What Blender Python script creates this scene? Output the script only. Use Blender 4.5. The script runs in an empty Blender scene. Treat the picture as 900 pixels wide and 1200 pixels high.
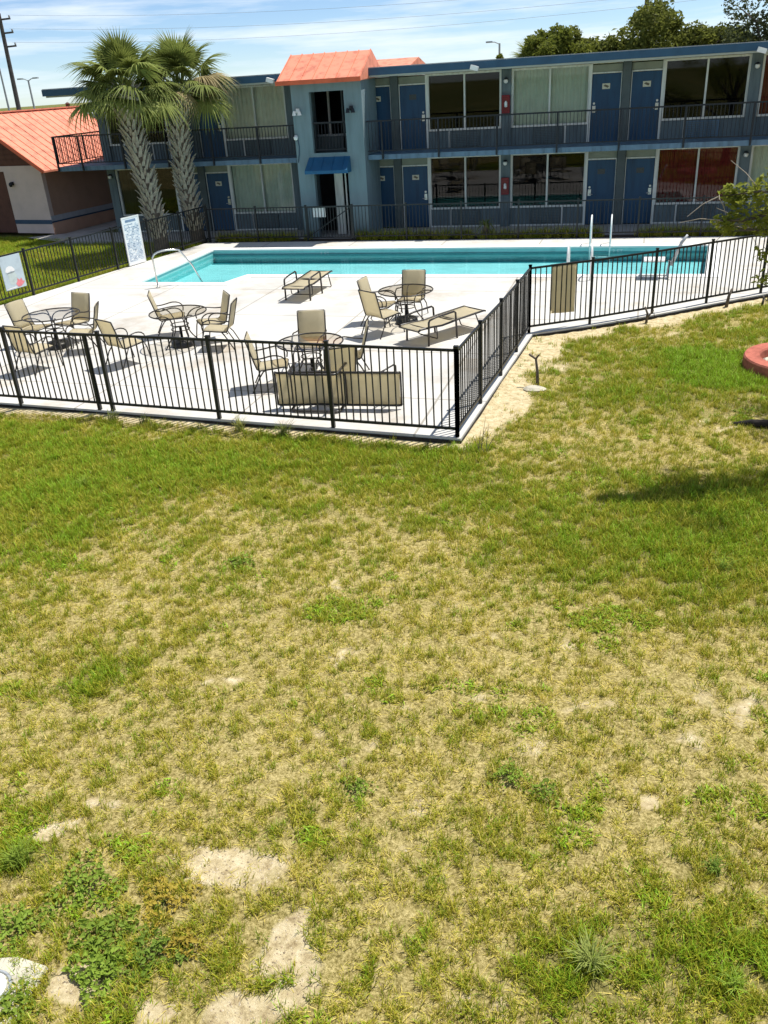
import bpy, bmesh, math, random
import numpy as np
from mathutils import Vector, Matrix, Euler

R = math.radians
random.seed(7)
rng = np.random.default_rng(11)
scene = bpy.context.scene
COL = scene.collection

# ------------------------------------------------------------------ camera
CAM_H = 4.793
cam = bpy.data.cameras.new('camera')
cam_o = bpy.data.objects.new('camera', cam)
COL.objects.link(cam_o)
rt, up, fw = (Vector(v) for v in ((0.96460479, 0.25772872, -0.05579876),
                                  (-0.07016851, 0.45483283, 0.88780824),
                                  (-0.25419279, 0.85246877, -0.45681836)))
m = Matrix((rt, up, -fw)).transposed().to_4x4()
m.translation = (0, 0, CAM_H)
cam_o.matrix_world = m
cam.sensor_fit = 'HORIZONTAL'
cam.sensor_width = 36.0
cam.lens = 985.1 / 900 * 36
cam.clip_end = 3000
cam.clip_start = 0.05
scene.camera = cam_o

# ------------------------------------------------------------------ sky and sun
SUN = Vector((0.33, 0.29, 1.0)).normalized()
world = bpy.data.worlds.new('World')
scene.world = world
world.use_nodes = True
wn, wl = world.node_tree.nodes, world.node_tree.links
wn.clear()
wo = wn.new('ShaderNodeOutputWorld')
bg = wn.new('ShaderNodeBackground'); bg.inputs[1].default_value = 0.10
sky = wn.new('ShaderNodeTexSky'); sky.sky_type = 'NISHITA'; sky.sun_disc = False
sky.sun_elevation = math.asin(SUN.z); sky.sun_rotation = math.atan2(SUN.x, SUN.y)
sky.air_density = 0.65; sky.dust_density = 0.05; sky.ozone_density = 5.0; sky.altitude = 0
# thin streaky cirrus
tc = wn.new('ShaderNodeTexCoord')
mp = wn.new('ShaderNodeMapping'); mp.inputs['Scale'].default_value = (2.2, 2.2, 26.0); mp.inputs['Rotation'].default_value = (0.02, 0.03, 0)
nz = wn.new('ShaderNodeTexNoise'); nz.inputs['Scale'].default_value = 1.7; nz.inputs['Detail'].default_value = 7; nz.inputs['Roughness'].default_value = 0.62
cr = wn.new('ShaderNodeValToRGB'); cr.color_ramp.elements[0].position = 0.44; cr.color_ramp.elements[1].position = 0.68
mx = wn.new('ShaderNodeMix'); mx.data_type = 'RGBA'
mx.inputs['B'].default_value = (7.4, 8.0, 8.5, 1)
mul = wn.new('ShaderNodeMath'); mul.operation = 'MULTIPLY'; mul.inputs[1].default_value = 0.80
wl.new(tc.outputs['Generated'], mp.inputs[0]); wl.new(mp.outputs[0], nz.inputs['Vector'])
wl.new(nz.outputs['Fac'], cr.inputs[0]); wl.new(cr.outputs[0], mul.inputs[0]); wl.new(mul.outputs[0], mx.inputs['Factor'])
wl.new(sky.outputs[0], mx.inputs['A']); wl.new(mx.outputs['Result'], bg.inputs[0]); wl.new(bg.outputs[0], wo.inputs[0])

sl = bpy.data.lights.new('sun', 'SUN'); sl.energy = 4.6; sl.angle = R(0.55); sl.color = (1.0, 0.965, 0.90)
sun_o = bpy.data.objects.new('sun', sl); COL.objects.link(sun_o)
sun_o.rotation_euler = SUN.to_track_quat('Z', 'Y').to_euler(); sun_o.location = (20, 20, 40)

vs = scene.view_settings
vs.view_transform = 'Standard'; vs.look = 'None'; vs.gamma = 1; vs.exposure = 0.45
vs.use_curve_mapping = False
cy = scene.cycles
cy.max_bounces = 7; cy.diffuse_bounces = 3; cy.glossy_bounces = 3; cy.transmission_bounces = 4; cy.transparent_max_bounces = 10
cy.caustics_reflective = False; cy.caustics_refractive = False

# ------------------------------------------------------------------ helpers
def mat(name, col, rough=0.6, var=0.12, scale=6.0, metal=0.0, bump=0.0, bscale=40.0, spec=0.35, col2=None, hi=None, streak=False):
    mt = bpy.data.materials.new(name); mt.use_nodes = True
    n, l = mt.node_tree.nodes, mt.node_tree.links
    b = n['Principled BSDF']
    b.inputs['Roughness'].default_value = rough; b.inputs['Metallic'].default_value = metal
    b.inputs['Specular IOR Level'].default_value = spec
    t = n.new('ShaderNodeTexCoord'); z = n.new('ShaderNodeTexNoise')
    z.inputs['Scale'].default_value = scale; z.inputs['Detail'].default_value = 6; z.inputs['Roughness'].default_value = 0.62
    if streak:
        mpn = n.new('ShaderNodeMapping'); mpn.inputs['Scale'].default_value = (2.6, 2.6, 0.35); l.new(t.outputs['Object'], mpn.inputs[0]); l.new(mpn.outputs[0], z.inputs['Vector']); z.inputs['Detail'].default_value = 9
    else: l.new(t.outputs['Object'], z.inputs['Vector'])
    r = n.new('ShaderNodeValToRGB')
    c2 = col2 or tuple(c * (1 - var * 2.2) for c in col)
    c1 = hi or tuple(min(1, c * (1 + var)) for c in col)
    r.color_ramp.elements[0].position = 0.30; r.color_ramp.elements[0].color = (*c2, 1)
    r.color_ramp.elements[1].position = 0.68; r.color_ramp.elements[1].color = (*c1, 1)
    e = r.color_ramp.elements.new(0.5); e.color = (*col, 1)
    l.new(z.outputs['Fac'], r.inputs[0]); l.new(r.outputs[0], b.inputs['Base Color'])
    if bump:
        z2 = n.new('ShaderNodeTexNoise'); z2.inputs['Scale'].default_value = bscale; z2.inputs['Detail'].default_value = 5
        l.new(t.outputs['Object'], z2.inputs['Vector'])
        bp = n.new('ShaderNodeBump'); bp.inputs['Strength'].default_value = bump; bp.inputs['Distance'].default_value = 0.02
        l.new(z2.outputs['Fac'], bp.inputs['Height']); l.new(bp.outputs[0], b.inputs['Normal'])
    return mt

class MB:
    def __init__(s): s.v = []; s.f = []
    def add(s, vs_, fs):
        o = len(s.v); s.v.extend([tuple(v) for v in vs_]); s.f.extend([tuple(i + o for i in f) for f in fs]); return s
    def box(s, a, b):
        x0, y0, z0 = a; x1, y1, z1 = b
        if x0 > x1: x0, x1 = x1, x0
        if y0 > y1: y0, y1 = y1, y0
        if z0 > z1: z0, z1 = z1, z0
        return s.add([(x0,y0,z0),(x1,y0,z0),(x1,y1,z0),(x0,y1,z0),(x0,y0,z1),(x1,y0,z1),(x1,y1,z1),(x0,y1,z1)],
                     [(0,3,2,1),(4,5,6,7),(0,1,5,4),(1,2,6,5),(2,3,7,6),(3,0,4,7)])
    def beam(s, p, q_, w, h):          # rectangular bar p->q, w sideways, h vertical
        p, q_ = Vector(p), Vector(q_); d = (q_ - p).normalized()
        side = d.cross(Vector((0,0,1)))
        if side.length < 1e-4: side = Vector((1,0,0))
        side.normalize(); u = side.cross(d).normalized()
        vs_ = [e + side*(a*w/2) + u*(b*h/2) for e in (p, q_) for a, b in ((-1,-1),(1,-1),(1,1),(-1,1))]
        return s.add(vs_, [(0,1,2,3),(7,6,5,4),(0,4,5,1),(1,5,6,2),(2,6,7,3),(3,7,4,0)])
    def tube(s, pts, r, n=8, cap=True):
        pts = [Vector(p) for p in pts]; k = len(pts)
        rs = r if isinstance(r, (list, tuple)) else [r]*k
        t0 = (pts[1]-pts[0]).normalized()
        ref = Vector((0,0,1)) if abs(t0.z) < 0.9 else Vector((1,0,0))
        nrm = t0.cross(ref).normalized(); o = len(s.v)
        for i, p in enumerate(pts):
            t = (pts[min(i+1,k-1)]-pts[max(i-1,0)]).normalized()
            nrm = (nrm - t*nrm.dot(t)).normalized(); bn = t.cross(nrm)
            for j in range(n):
                a = 2*math.pi*j/n
                s.v.append(tuple(p + (nrm*math.cos(a)+bn*math.sin(a))*rs[i]))
        for i in range(k-1):
            for j in range(n):
                a, b = o+i*n+j, o+i*n+(j+1)%n
                s.f.append((a, b, b+n, a+n))
        if cap:
            s.f.append(tuple(o+j for j in reversed(range(n)))); s.f.append(tuple(o+(k-1)*n+j for j in range(n)))
        return s
    def lathe(s, prof, c=(0,0,0), n=24):  # prof: list of (r,z)
        o = len(s.v)
        for r_, z_ in prof:
            for j in range(n):
                a = 2*math.pi*j/n; s.v.append((c[0]+r_*math.cos(a), c[1]+r_*math.sin(a), c[2]+z_))
        for i in range(len(prof)-1):
            for j in range(n):
                a, b = o+i*n+j, o+i*n+(j+1)%n; s.f.append((a, b, b+n, a+n))
        s.f.append(tuple(o+j for j in reversed(range(n)))); s.f.append(tuple(o+(len(prof)-1)*n+j for j in range(n)))
        return s
    def mesh(s, name, mt, smooth=False):
        me = bpy.data.meshes.new(name); me.from_pydata(s.v, [], s.f); me.update()
        if mt: me.materials.append(mt)
        if smooth: me.polygons.foreach_set('use_smooth', [True]*len(me.polygons))
        return me
    def build(s, name, mt, parent=None, smooth=False, bevel=0.0):
        me = s.mesh(name, mt, smooth)
        if bevel:
            bm = bmesh.new(); bm.from_mesh(me)
            bmesh.ops.bevel(bm, geom=bm.edges[:], offset=bevel, segments=1, affect='EDGES'); bm.to_mesh(me); bm.free()
        return put(name, me, parent)

def put(name, me, parent=None, loc=None, rot=None):
    o = bpy.data.objects.new(name, me); COL.objects.link(o)
    if parent: o.parent = parent
    if loc: o.location = loc
    if rot: o.rotation_euler = rot
    return o
def tag(o, label=None, cat=None, group=None, kind=None):
    for k, v in (('label', label), ('category', cat), ('group', group), ('kind', kind)):
        if v: o[k] = v
    return o
def empty(name, label, cat, loc=(0,0,0), rz=0, group=None):
    o = bpy.data.objects.new(name, None); COL.objects.link(o); o.location = loc; o.rotation_euler = (0,0,rz)
    o.empty_display_size = 0.1
    return tag(o, label, cat, group)
def children(o): return [c for c in COL.objects if c.parent == o]
def copy_tree(o, parent=None):
    c = o.copy(); COL.objects.link(c)
    if parent: c.parent = parent
    for ch in KIDS.get(o.name, []): copy_tree(bpy.data.objects[ch], c)
    return c
KIDS = {}
def index_kids():
    KIDS.clear()
    for o in COL.objects:
        if o.parent: KIDS.setdefault(o.parent.name, []).append(o.name)

# value noise in numpy
_perm = rng.random((256, 256))
def vnoise(x, y):
    xi = np.floor(x).astype(int); yi = np.floor(y).astype(int); fx = x-xi; fy = y-yi
    fx = fx*fx*(3-2*fx); fy = fy*fy*(3-2*fy)
    g = lambda a, b: _perm[a & 255, b & 255]
    return (g(xi,yi)*(1-fx)+g(xi+1,yi)*fx)*(1-fy) + (g(xi,yi+1)*(1-fx)+g(xi+1,yi+1)*fx)*fy
def fbm(x, y, s, o=4):
    t = 0; a = 0.5; n = 0
    for i in range(o):
        t = t + a*vnoise(x*s+17.3*i, y*s-9.1*i); n += a; a *= 0.5; s *= 2.03
    return t/n
def in_poly(px, py, poly):
    ins = np.zeros(np.shape(px), bool); n = len(poly); j = n-1
    for i in range(n):
        xi, yi = poly[i]; xj, yj = poly[j]
        c = ((yi > py) != (yj > py)) & (px < (xj-xi)*(py-yi)/((yj-yi) or 1e-9)+xi); ins ^= c; j = i
    return ins
def dist_poly(px, py, pts, closed=False):
    d = np.full(np.shape(px), 1e9); n = len(pts)
    for i in range(n if closed else n-1):
        ax, ay = pts[i]; bx, by = pts[(i+1) % n]; L = (bx-ax)**2+(by-ay)**2
        t = np.clip(((px-ax)*(bx-ax)+(py-ay)*(by-ay))/L, 0, 1)
        d = np.minimum(d, np.hypot(px-ax-t*(bx-ax), py-ay-t*(by-ay)))
    return d

# ------------------------------------------------------------------ materials
M = {}
M['wall'] = mat('painted_block_wall', (0.125, 0.160, 0.170), 0.8, 0.17, 2.5, bump=0.15, bscale=60, streak=True)
M['tower'] = mat('painted_stucco', (0.175, 0.240, 0.262), 0.85, 0.11, 1.2, bump=0.2, bscale=90, streak=True)
M['pil'] = mat('painted_pilaster', (0.095, 0.115, 0.115), 0.75, 0.08, 3)
M['trim'] = mat('white_trim', (0.68, 0.68, 0.62), 0.55, 0.13, 3, streak=True)
M['transom'] = mat('transom_panel', (0.25, 0.27, 0.21), 0.6, 0.08, 3)
M['door'] = mat('door_paint', (0.014, 0.060, 0.125), 0.45, 0.16, 2, streak=True)
M['fascia'] = mat('fascia_blue', (0.028, 0.082, 0.145), 0.5, 0.10, 2)
M['slab'] = mat('slab_blue', (0.11, 0.18, 0.25), 0.6, 0.18, 3, streak=True)
M['soffit'] = mat('soffit', (0.45, 0.47, 0.44), 0.8, 0.06, 2)
M['concrete'] = mat('concrete_walk', (0.42, 0.40, 0.37), 0.9, 0.12, 1.5, bump=0.2)
M['roof_grey'] = mat('flat_roof', (0.35, 0.34, 0.33), 0.9, 0.1, 1)
M['orange'] = mat('orange_metal_roof', (0.74, 0.265, 0.165), 0.6, 0.07, 3.2, col2=(0.42, 0.135, 0.085), spec=0.25)
M['oranged'] = mat('orange_trim', (0.62, 0.12, 0.05), 0.5, 0.1, 3)
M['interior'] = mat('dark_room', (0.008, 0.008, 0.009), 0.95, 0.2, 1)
M['black'] = mat('black_powder_coat', (0.011, 0.012, 0.013), 0.42, 0.15, 20, spec=0.4)
M['rail'] = mat('balcony_black', (0.012, 0.015, 0.02), 0.5, 0.15, 10)
M['bronze'] = mat('bronze_frame', (0.024, 0.019, 0.015), 0.38, 0.15, 15, spec=0.5)
M['sling'] = mat('sling_fabric', (0.60, 0.55, 0.42), 0.85, 0.06, 9, bump=0.1, bscale=400)
def backlit(mt, fac, col):
    n, l = mt.node_tree.nodes, mt.node_tree.links; tl = n.new('ShaderNodeBsdfTranslucent'); tl.inputs[0].default_value = (*col, 1)
    mxs = n.new('ShaderNodeMixShader'); mxs.inputs[0].default_value = fac
    l.new(n['Principled BSDF'].outputs[0], mxs.inputs[1]); l.new(tl.outputs[0], mxs.inputs[2]); l.new(mxs.outputs[0], n['Material Output'].inputs[0])
backlit(M['sling'], 0.55, (0.85, 0.77, 0.56))
M['steel'] = mat('stainless', (0.62, 0.63, 0.62), 0.22, 0.05, 10, metal=0.9)
M['whitepl'] = mat('white_plastic', (0.80, 0.80, 0.78), 0.4, 0.04, 6)
M['brass'] = mat('handle_metal', (0.55, 0.55, 0.52), 0.3, 0.05, 10, metal=0.8)
M['lampw'] = mat('lamp_globe', (0.78, 0.78, 0.74), 0.3, 0.03, 5)
M['red'] = mat('red_box', (0.22, 0.012, 0.016), 0.4, 0.1, 8)
M['cur_w'] = mat('curtain_pale', (0.76, 0.78, 0.66), 0.9, 0.05, 3)
M['cur_c'] = mat('curtain_cream', (0.90, 0.83, 0.70), 0.9, 0.05, 3)
M['cur_r'] = mat('curtain_red', (0.20, 0.016, 0.014), 0.9, 0.08, 3)
M['awn'] = mat('awning_blue', (0.012, 0.095, 0.20), 0.55, 0.08, 3)
M['brownwall'] = mat('shed_wall_pink', (0.60, 0.47, 0.42), 0.85, 0.05, 1.5, bump=0.1)
M['brown'] = mat('shed_side_shaded', (0.40, 0.24, 0.17), 0.85, 0.06, 1.5)  # darker tone paints the shade on the side wall
M['peach'] = mat('shed_plinth_sunlit', (0.62, 0.36, 0.25), 0.85, 0.06, 1.5)  # lighter tone paints the sunlit strip along the foot of the side wall
M['gable'] = mat('gable_boards', (0.11, 0.045, 0.03), 0.8, 0.12, 4)
M['navy'] = mat('navy_band', (0.035, 0.07, 0.12), 0.6, 0.08, 4)
M['palebnd'] = mat('pale_band', (0.42, 0.43, 0.47), 0.7, 0.06, 4)
M['bark'] = mat('bark', (0.13, 0.105, 0.08), 0.95, 0.3, 7, bump=0.6, bscale=20)
M['boot'] = mat('palm_boot', (0.41, 0.37, 0.29), 0.9, 0.18, 5, bump=0.4, bscale=30)
M['ptrunk'] = mat('palm_trunk', (0.14, 0.11, 0.08), 0.95, 0.25, 6, bump=0.5, bscale=18)
M['terra'] = mat('terracotta_ring', (0.42, 0.135, 0.095), 0.9, 0.16, 6, bump=0.4, bscale=30, spec=0.1)
M['soil'] = mat('bed_soil', (0.07, 0.05, 0.035), 0.95, 0.3, 5, bump=0.6, bscale=25)
M['pebble'] = mat('pale_pebble', (0.50, 0.46, 0.40), 0.85, 0.15, 8)
M['pole'] = mat('utility_pole_wood', (0.10, 0.09, 0.085), 0.9, 0.2, 4)
M['galv'] = mat('galvanised', (0.38, 0.40, 0.41), 0.5, 0.08, 6, metal=0.3)
M['farwall'] = mat('far_wall', (0.38, 0.33, 0.29), 0.9, 0.06, 1)
M['farred'] = mat('far_red_roof', (0.38, 0.04, 0.05), 0.6, 0.08, 2)
M['padconc'] = mat('pad_concrete', (0.50, 0.46, 0.36), 0.9, 0.16, 5, bump=0.35, bscale=50)
M['coping'] = mat('pool_coping', (0.80, 0.79, 0.75), 0.7, 0.04, 2, bump=0.1)
M['tile'] = mat('tile_dark_and_shade', (0.03, 0.22, 0.26), 0.3, 0.15, 8)
M['log'] = mat('dark_log_wood', (0.025, 0.02, 0.017), 0.95, 0.3, 9, bump=0.7, bscale=18)  # near-black brown, mottled by noise

def glass_mat(name, tint, gloss=0.10, ior=1.5):
    mt = bpy.data.materials.new(name); mt.use_nodes = True
    n, l = mt.node_tree.nodes, mt.node_tree.links; n.clear()
    o = n.new('ShaderNodeOutputMaterial'); mxs = n.new('ShaderNodeMixShader')
    tr = n.new('ShaderNodeBsdfTransparent'); gl = n.new('ShaderNodeBsdfGlossy'); gl.inputs['Roughness'].default_value = 0.015
    tcn = n.new('ShaderNodeTexCoord'); nn = n.new('ShaderNodeTexNoise'); nn.inputs['Scale'].default_value = 0.9
    bp = n.new('ShaderNodeBump'); bp.inputs['Strength'].default_value = 0.006; bp.inputs['Distance'].default_value = 0.05
    l.new(tcn.outputs['Object'], nn.inputs['Vector']); l.new(nn.outputs['Fac'], bp.inputs['Height']); l.new(bp.outputs[0], gl.inputs['Normal'])
    tr.inputs[0].default_value = (*tint, 1)
    fr = n.new('ShaderNodeFresnel'); fr.inputs[0].default_value = ior
    ad = n.new('ShaderNodeMath'); ad.operation = 'ADD'; ad.inputs[1].default_value = gloss; ad.use_clamp = True
    sc_ = n.new('ShaderNodeMath'); sc_.operation = 'MULTIPLY'; sc_.inputs[1].default_value = 0.6
    l.new(fr.outputs[0], sc_.inputs[0]); l.new(sc_.outputs[0], ad.inputs[0]); l.new(ad.outputs[0], mxs.inputs[0]); l.new(tr.outputs[0], mxs.inputs[1]); l.new(gl.outputs[0], mxs.inputs[2])
    l.new(mxs.outputs[0], o.inputs[0]); return mt
M['glass'] = glass_mat('window_glass', (0.78, 0.84, 0.80), 0.012)
M['tglass'] = glass_mat('table_glass', (0.80, 0.76, 0.68), 0.03, 1.22)

# deck concrete with faint joints and stains
def deck_mat():
    mt = mat('deck_concrete', (0.565, 0.545, 0.50), 0.85, 0.07, 0.5, bump=0.12, bscale=35)
    n, l = mt.node_tree.nodes, mt.node_tree.links
    b = n['Principled BSDF']; src = b.inputs['Base Color'].links[0].from_socket
    t = n.new('ShaderNodeTexCoord'); mpn = n.new('ShaderNodeMapping'); mpn.inputs['Rotation'].default_value = (0, 0, 0.02)
    br = n.new('ShaderNodeTexBrick'); br.offset = 0; br.inputs['Scale'].default_value = 1.0
    br.inputs['Brick Width'].default_value = 3.1; br.inputs['Row Height'].default_value = 2.6; br.inputs['Mortar Size'].default_value = 0.020
    br.inputs['Color1'].default_value = (1,1,1,1); br.inputs['Color2'].default_value = (0.965,0.965,0.97,1); br.inputs['Mortar'].default_value = (0.6,0.58,0.55,1)
    l.new(t.outputs['Object'], mpn.inputs[0]); l.new(mpn.outputs[0], br.inputs['Vector'])
    st = n.new('ShaderNodeTexNoise'); st.inputs['Scale'].default_value = 0.55; st.inputs['Detail'].default_value = 8; st.inputs['Roughness'].default_value = 0.7
    l.new(t.outputs['Object'], st.inputs['Vector'])
    rp = n.new('ShaderNodeValToRGB'); rp.color_ramp.elements[0].position = 0.52; rp.color_ramp.elements[0].color = (1,1,1,1)
    rp.color_ramp.elements[1].position = 0.78; rp.color_ramp.elements[1].color = (0.62, 0.50, 0.36, 1)
    l.new(st.outputs['Fac'], rp.inputs[0])
    a = n.new('ShaderNodeMix'); a.data_type = 'RGBA'; a.blend_type = 'MULTIPLY'; a.inputs['Factor'].default_value = 1
    c = n.new('ShaderNodeMix'); c.data_type = 'RGBA'; c.blend_type = 'MULTIPLY'; c.inputs['Factor'].default_value = 1
    l.new(src, a.inputs['A']); l.new(br.outputs['Color'], a.inputs['B']); l.new(a.outputs['Result'], c.inputs['A']); l.new(rp.outputs[0], c.inputs['B'])
    l.new(c.outputs['Result'], b.inputs['Base Color']); return mt
M['deck'] = deck_mat()

# ------------------------------------------------------------------ ground, deck, pool
GZ = -0.12
FRONT_A, CORNER = (-18.4, 12.62), (-2.21, 11.48)
FOLD = (-1.78, 17.19)
RIGHT = [(-0.60, 17.93), (0.66, 18.85), (1.82, 19.80), (3.05, 20.78), (4.3, 21.75)]
LEFT = lambda y: (-15.78 + 0.187*(y-20.2), y)
DECK = [(-17.25, 12.55), (-2.15, 11.42), (-1.70, 17.12), (-0.56, 17.83), (0.70, 18.74), (1.88, 19.70), (4.4, 21.70), (7.6, 24.4), (9.5, 28.15), (-14.3, 28.15), LEFT(20.0)]
POOL = [(-13.4, 21.78), (-10.72, 21.74), (-10.45, 22.78), (2.0, 22.74), (2.35, 26.68), (-13.4, 26.74)]
MOTEL = [(-19.4, 28.7), (18, 28.7), (18, 40), (-19.4, 40)]

def ground_z(x, y):
    return GZ + 0.05*np.exp(-dist_poly(x, y, DECK, True)/0.22) + 0.05*(fbm(x, y, 0.35, 3)-0.5) + 0.035*(fbm(x+40, y, 1.6, 3)-0.5)

# fields of the lawn, all in metres on the ground
BARE = [(-2.42,2.60,.12,.10,.2),(-2.41,3.63,.42,.13,.1),(-1.78,3.25,.17,.28,-.2),(-1.66,2.86,.17,.22,0),(-1.93,2.6,.2,.25,0),(-3.87,3.71,.20,.10,.5),(-3.66,3.98,.12,.08,0),(-3.0,2.72,.24,.18,.4),
        (-.34,6.67,.26,.18,.3),(.05,5.88,.28,.2,0),(1.15,6.2,.5,.35,0),(.75,5.6,.4,.3,0),(-5.21,6.54,.25,.1,.2),(-3.88,6.23,.18,.1,0),(-2.19,6.19,.3,.14,0),(-1.3,7.2,.4,.2,0),(-2.9,7.4,.35,.14,.2),(-3.3,5.5,.25,.12,.2),
        (-7.06,11.05,.32,.16,0),(1.65,12.73,.55,.32,0),(-.6,5.2,.2,.14,0),(.5,4.9,.3,.16,0),(-1.2,4.5,.2,.12,0),(-2.3,5.0,.25,.1,.3),(-4.4,5.2,.2,.1,0),(-.2,9.9,.3,.12,0),(-1.0,10.9,.35,.14,.2),
        (.35,16.6,.5,.2,.3),(1.0,17.6,.6,.25,.4),(-.6,13.4,.3,.2,0),(-1.35,13.9,.42,.3,.2),(2.2,18.4,.5,.25,.3)]
LUSH = [(-7.4,8.9,1.4,1.2,1.0),(-6.0,10.3,2.8,1.0,.40),(-3.6,10.6,2.6,.9,.38),(1.5,8.9,1.9,1.3,.75),(-.4,8.5,1.0,.7,.5),(1.2,10.3,1.5,.8,.55),(1.6,15.8,.65,.7,2.0),(1.6,14.9,.6,.45,1.6),(-3.9,3.35,.3,.2,.6),(-3.0,3.0,.45,.3,.12),(-4.6,5.6,.6,.5,.5),(-8.9,10.6,1.4,.6,.5),
        (.1,3.5,.35,.25,.6),(-.56,4.94,.2,.15,.6),(1.0,3.6,.5,.4,.5),(-.9,9.6,1.0,.5,.4),(-1.9,4.1,.35,.2,.4),(0.5,13.8,1.4,.8,.3),(2.9,13.8,.8,.8,.6)]
def fields(x, y):
    wx = x + 0.35*(fbm(x, y, 2.6, 3)-0.5); wy = y + 0.35*(fbm(x+9, y+5, 2.6, 3)-0.5)
    bare = np.zeros_like(x)
    brk = np.clip((fbm(x+55, y+8, 5.5, 3)-0.36)*4.5, 0, 1)
    for bi, (cx, cy, rx, ry, a) in enumerate(BARE):
        dx, dy = wx-cx, wy-cy; ca, sa = math.cos(a), math.sin(a)
        d = ((dx*ca+dy*sa)/rx)**2 + ((-dx*sa+dy*ca)/ry)**2
        bare = np.maximum(bare, np.clip((1.2-d)*1.2+1.6*(fbm(x+7, y+90, 9.0, 3)-.5), 0, 1)*(d < 2.2)*(1.0 if bi < 8 else 0.8*brk*np.clip(2.6*fbm(x+13, y+31, 8.0, 2)-.75, 0, 1)))
    # sandy strip along the fence and worn middle of the lawn
    ds = dist_poly(x, y, [(-2.1, 11.9), (-1.72, 17.2)]); w = 0.28+1.15*fbm(x, y, 1.3, 4)*np.clip((y-10.6)/2.6, 0.35, 1)
    bare = np.maximum(bare, np.clip((w-ds)*3.0, 0, 0.97)*(y < 18.2)*(x > -2.3))
    dr = dist_poly(x, y, [FOLD]+RIGHT); w = 0.30+0.75*fbm(x+3, y, 1.0, 3)
    bare = np.maximum(bare, np.clip((w-dr)*3.0, 0, 1)*(x > -1.9))
    df = dist_poly(x, y, [FRONT_A, CORNER]); bare = np.maximum(bare, np.clip((0.22+0.18*fbm(x, y, 2, 2)-df)*6, 0, 1))
    sp = fbm(x+70, y+20, 5.2, 4)
    worn = np.exp(-((x+1.7)/3.6)**2-((y-6.2)/2.1)**2) + 0.7*np.exp(-((x-1.0)/1.4)**2-((y-6.0)/1.2)**2)
    bare = np.maximum(bare, np.clip((sp-(0.75-0.10*np.clip(worn, 0, 1)))*4, 0, 0.6)*np.clip((11-y)/2, 0.25, 1))
    lush = np.zeros_like(x)
    for cx, cy, rx, ry, a in LUSH:
        lush = lush + a*np.exp(-(((wx-cx)/rx)**2+((wy-cy)/ry)**2))
    lush = lush + 0.32*np.clip((y-7.6)/3.0, 0, 1)*np.clip((11.9-y)*2, 0, 1)*np.clip((-0.5-x)/1.5, 0, 1) + 0.35*np.clip((y-12)/3, 0, 1) - 0.25*worn
    lush = lush + 0.9*(fbm(x+30, y+60, 0.9, 4)-0.5) + 1.0*(fbm(x+5, y+1, 4.0, 3)-0.5)
    lush = lush + 0.8*((x < -15.5) & (y > 15)) + 0.9*(y < 0.8)  # unseen ground behind the camera is greened to darken the window reflections
    return bare, lush

def axis(segs):
    out = []
    for a, b, s in segs: out.extend(np.arange(a, b-1e-6, s))
    return np.array(out)
gx = axis([(-700,-100,100),(-100,-40,10),(-40,-13,0.75),(-13,-6,0.14),(-6,3.2,0.07),(3.2,6,0.2),(6,20,1),(20,100,10),(100,701,100)])
gy = axis([(-700,-100,100),(-100,-10,10),(-10,1.5,0.8),(1.5,6,0.07),(6,13,0.12),(13,22,0.2),(22,50,0.9),(50,100,8),(100,1301,100)])
X, Y = np.meshgrid(gx, gy); nxn, nyn = len(gx), len(gy)
Z = ground_z(X, Y)
bare_g, lush_g = fields(X.ravel(), Y.ravel())
fi = np.arange(nxn*nyn).reshape(nyn, nxn)
quads = np.stack([fi[:-1,:-1], fi[:-1,1:], fi[1:,1:], fi[1:,:-1]], -1).reshape(-1, 4)
P = np.stack([X.ravel(), Y.ravel(), Z.ravel()], 1)
cx_ = P[quads].mean(1)
corn_in = np.ones(len(quads), bool)
for k in range(4): corn_in &= in_poly(P[quads[:,k],0], P[quads[:,k],1], DECK)
drop = corn_in & (dist_poly(cx_[:,0], cx_[:,1], DECK, True) > 0.25)
quads = quads[~drop]
me = bpy.data.meshes.new('lawn'); me.from_pydata(P.tolist(), [], quads.tolist()); me.update()
me.polygons.foreach_set('use_smooth', [True]*len(me.polygons))
for nm, arr in (('bare', np.clip(bare_g, 0, 1)), ('lush', np.clip(lush_g, 0, 1))):
    at_ = me.attributes.new(nm, 'FLOAT', 'POINT'); at_.data.foreach_set('value', arr.astype(np.float32))
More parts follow.
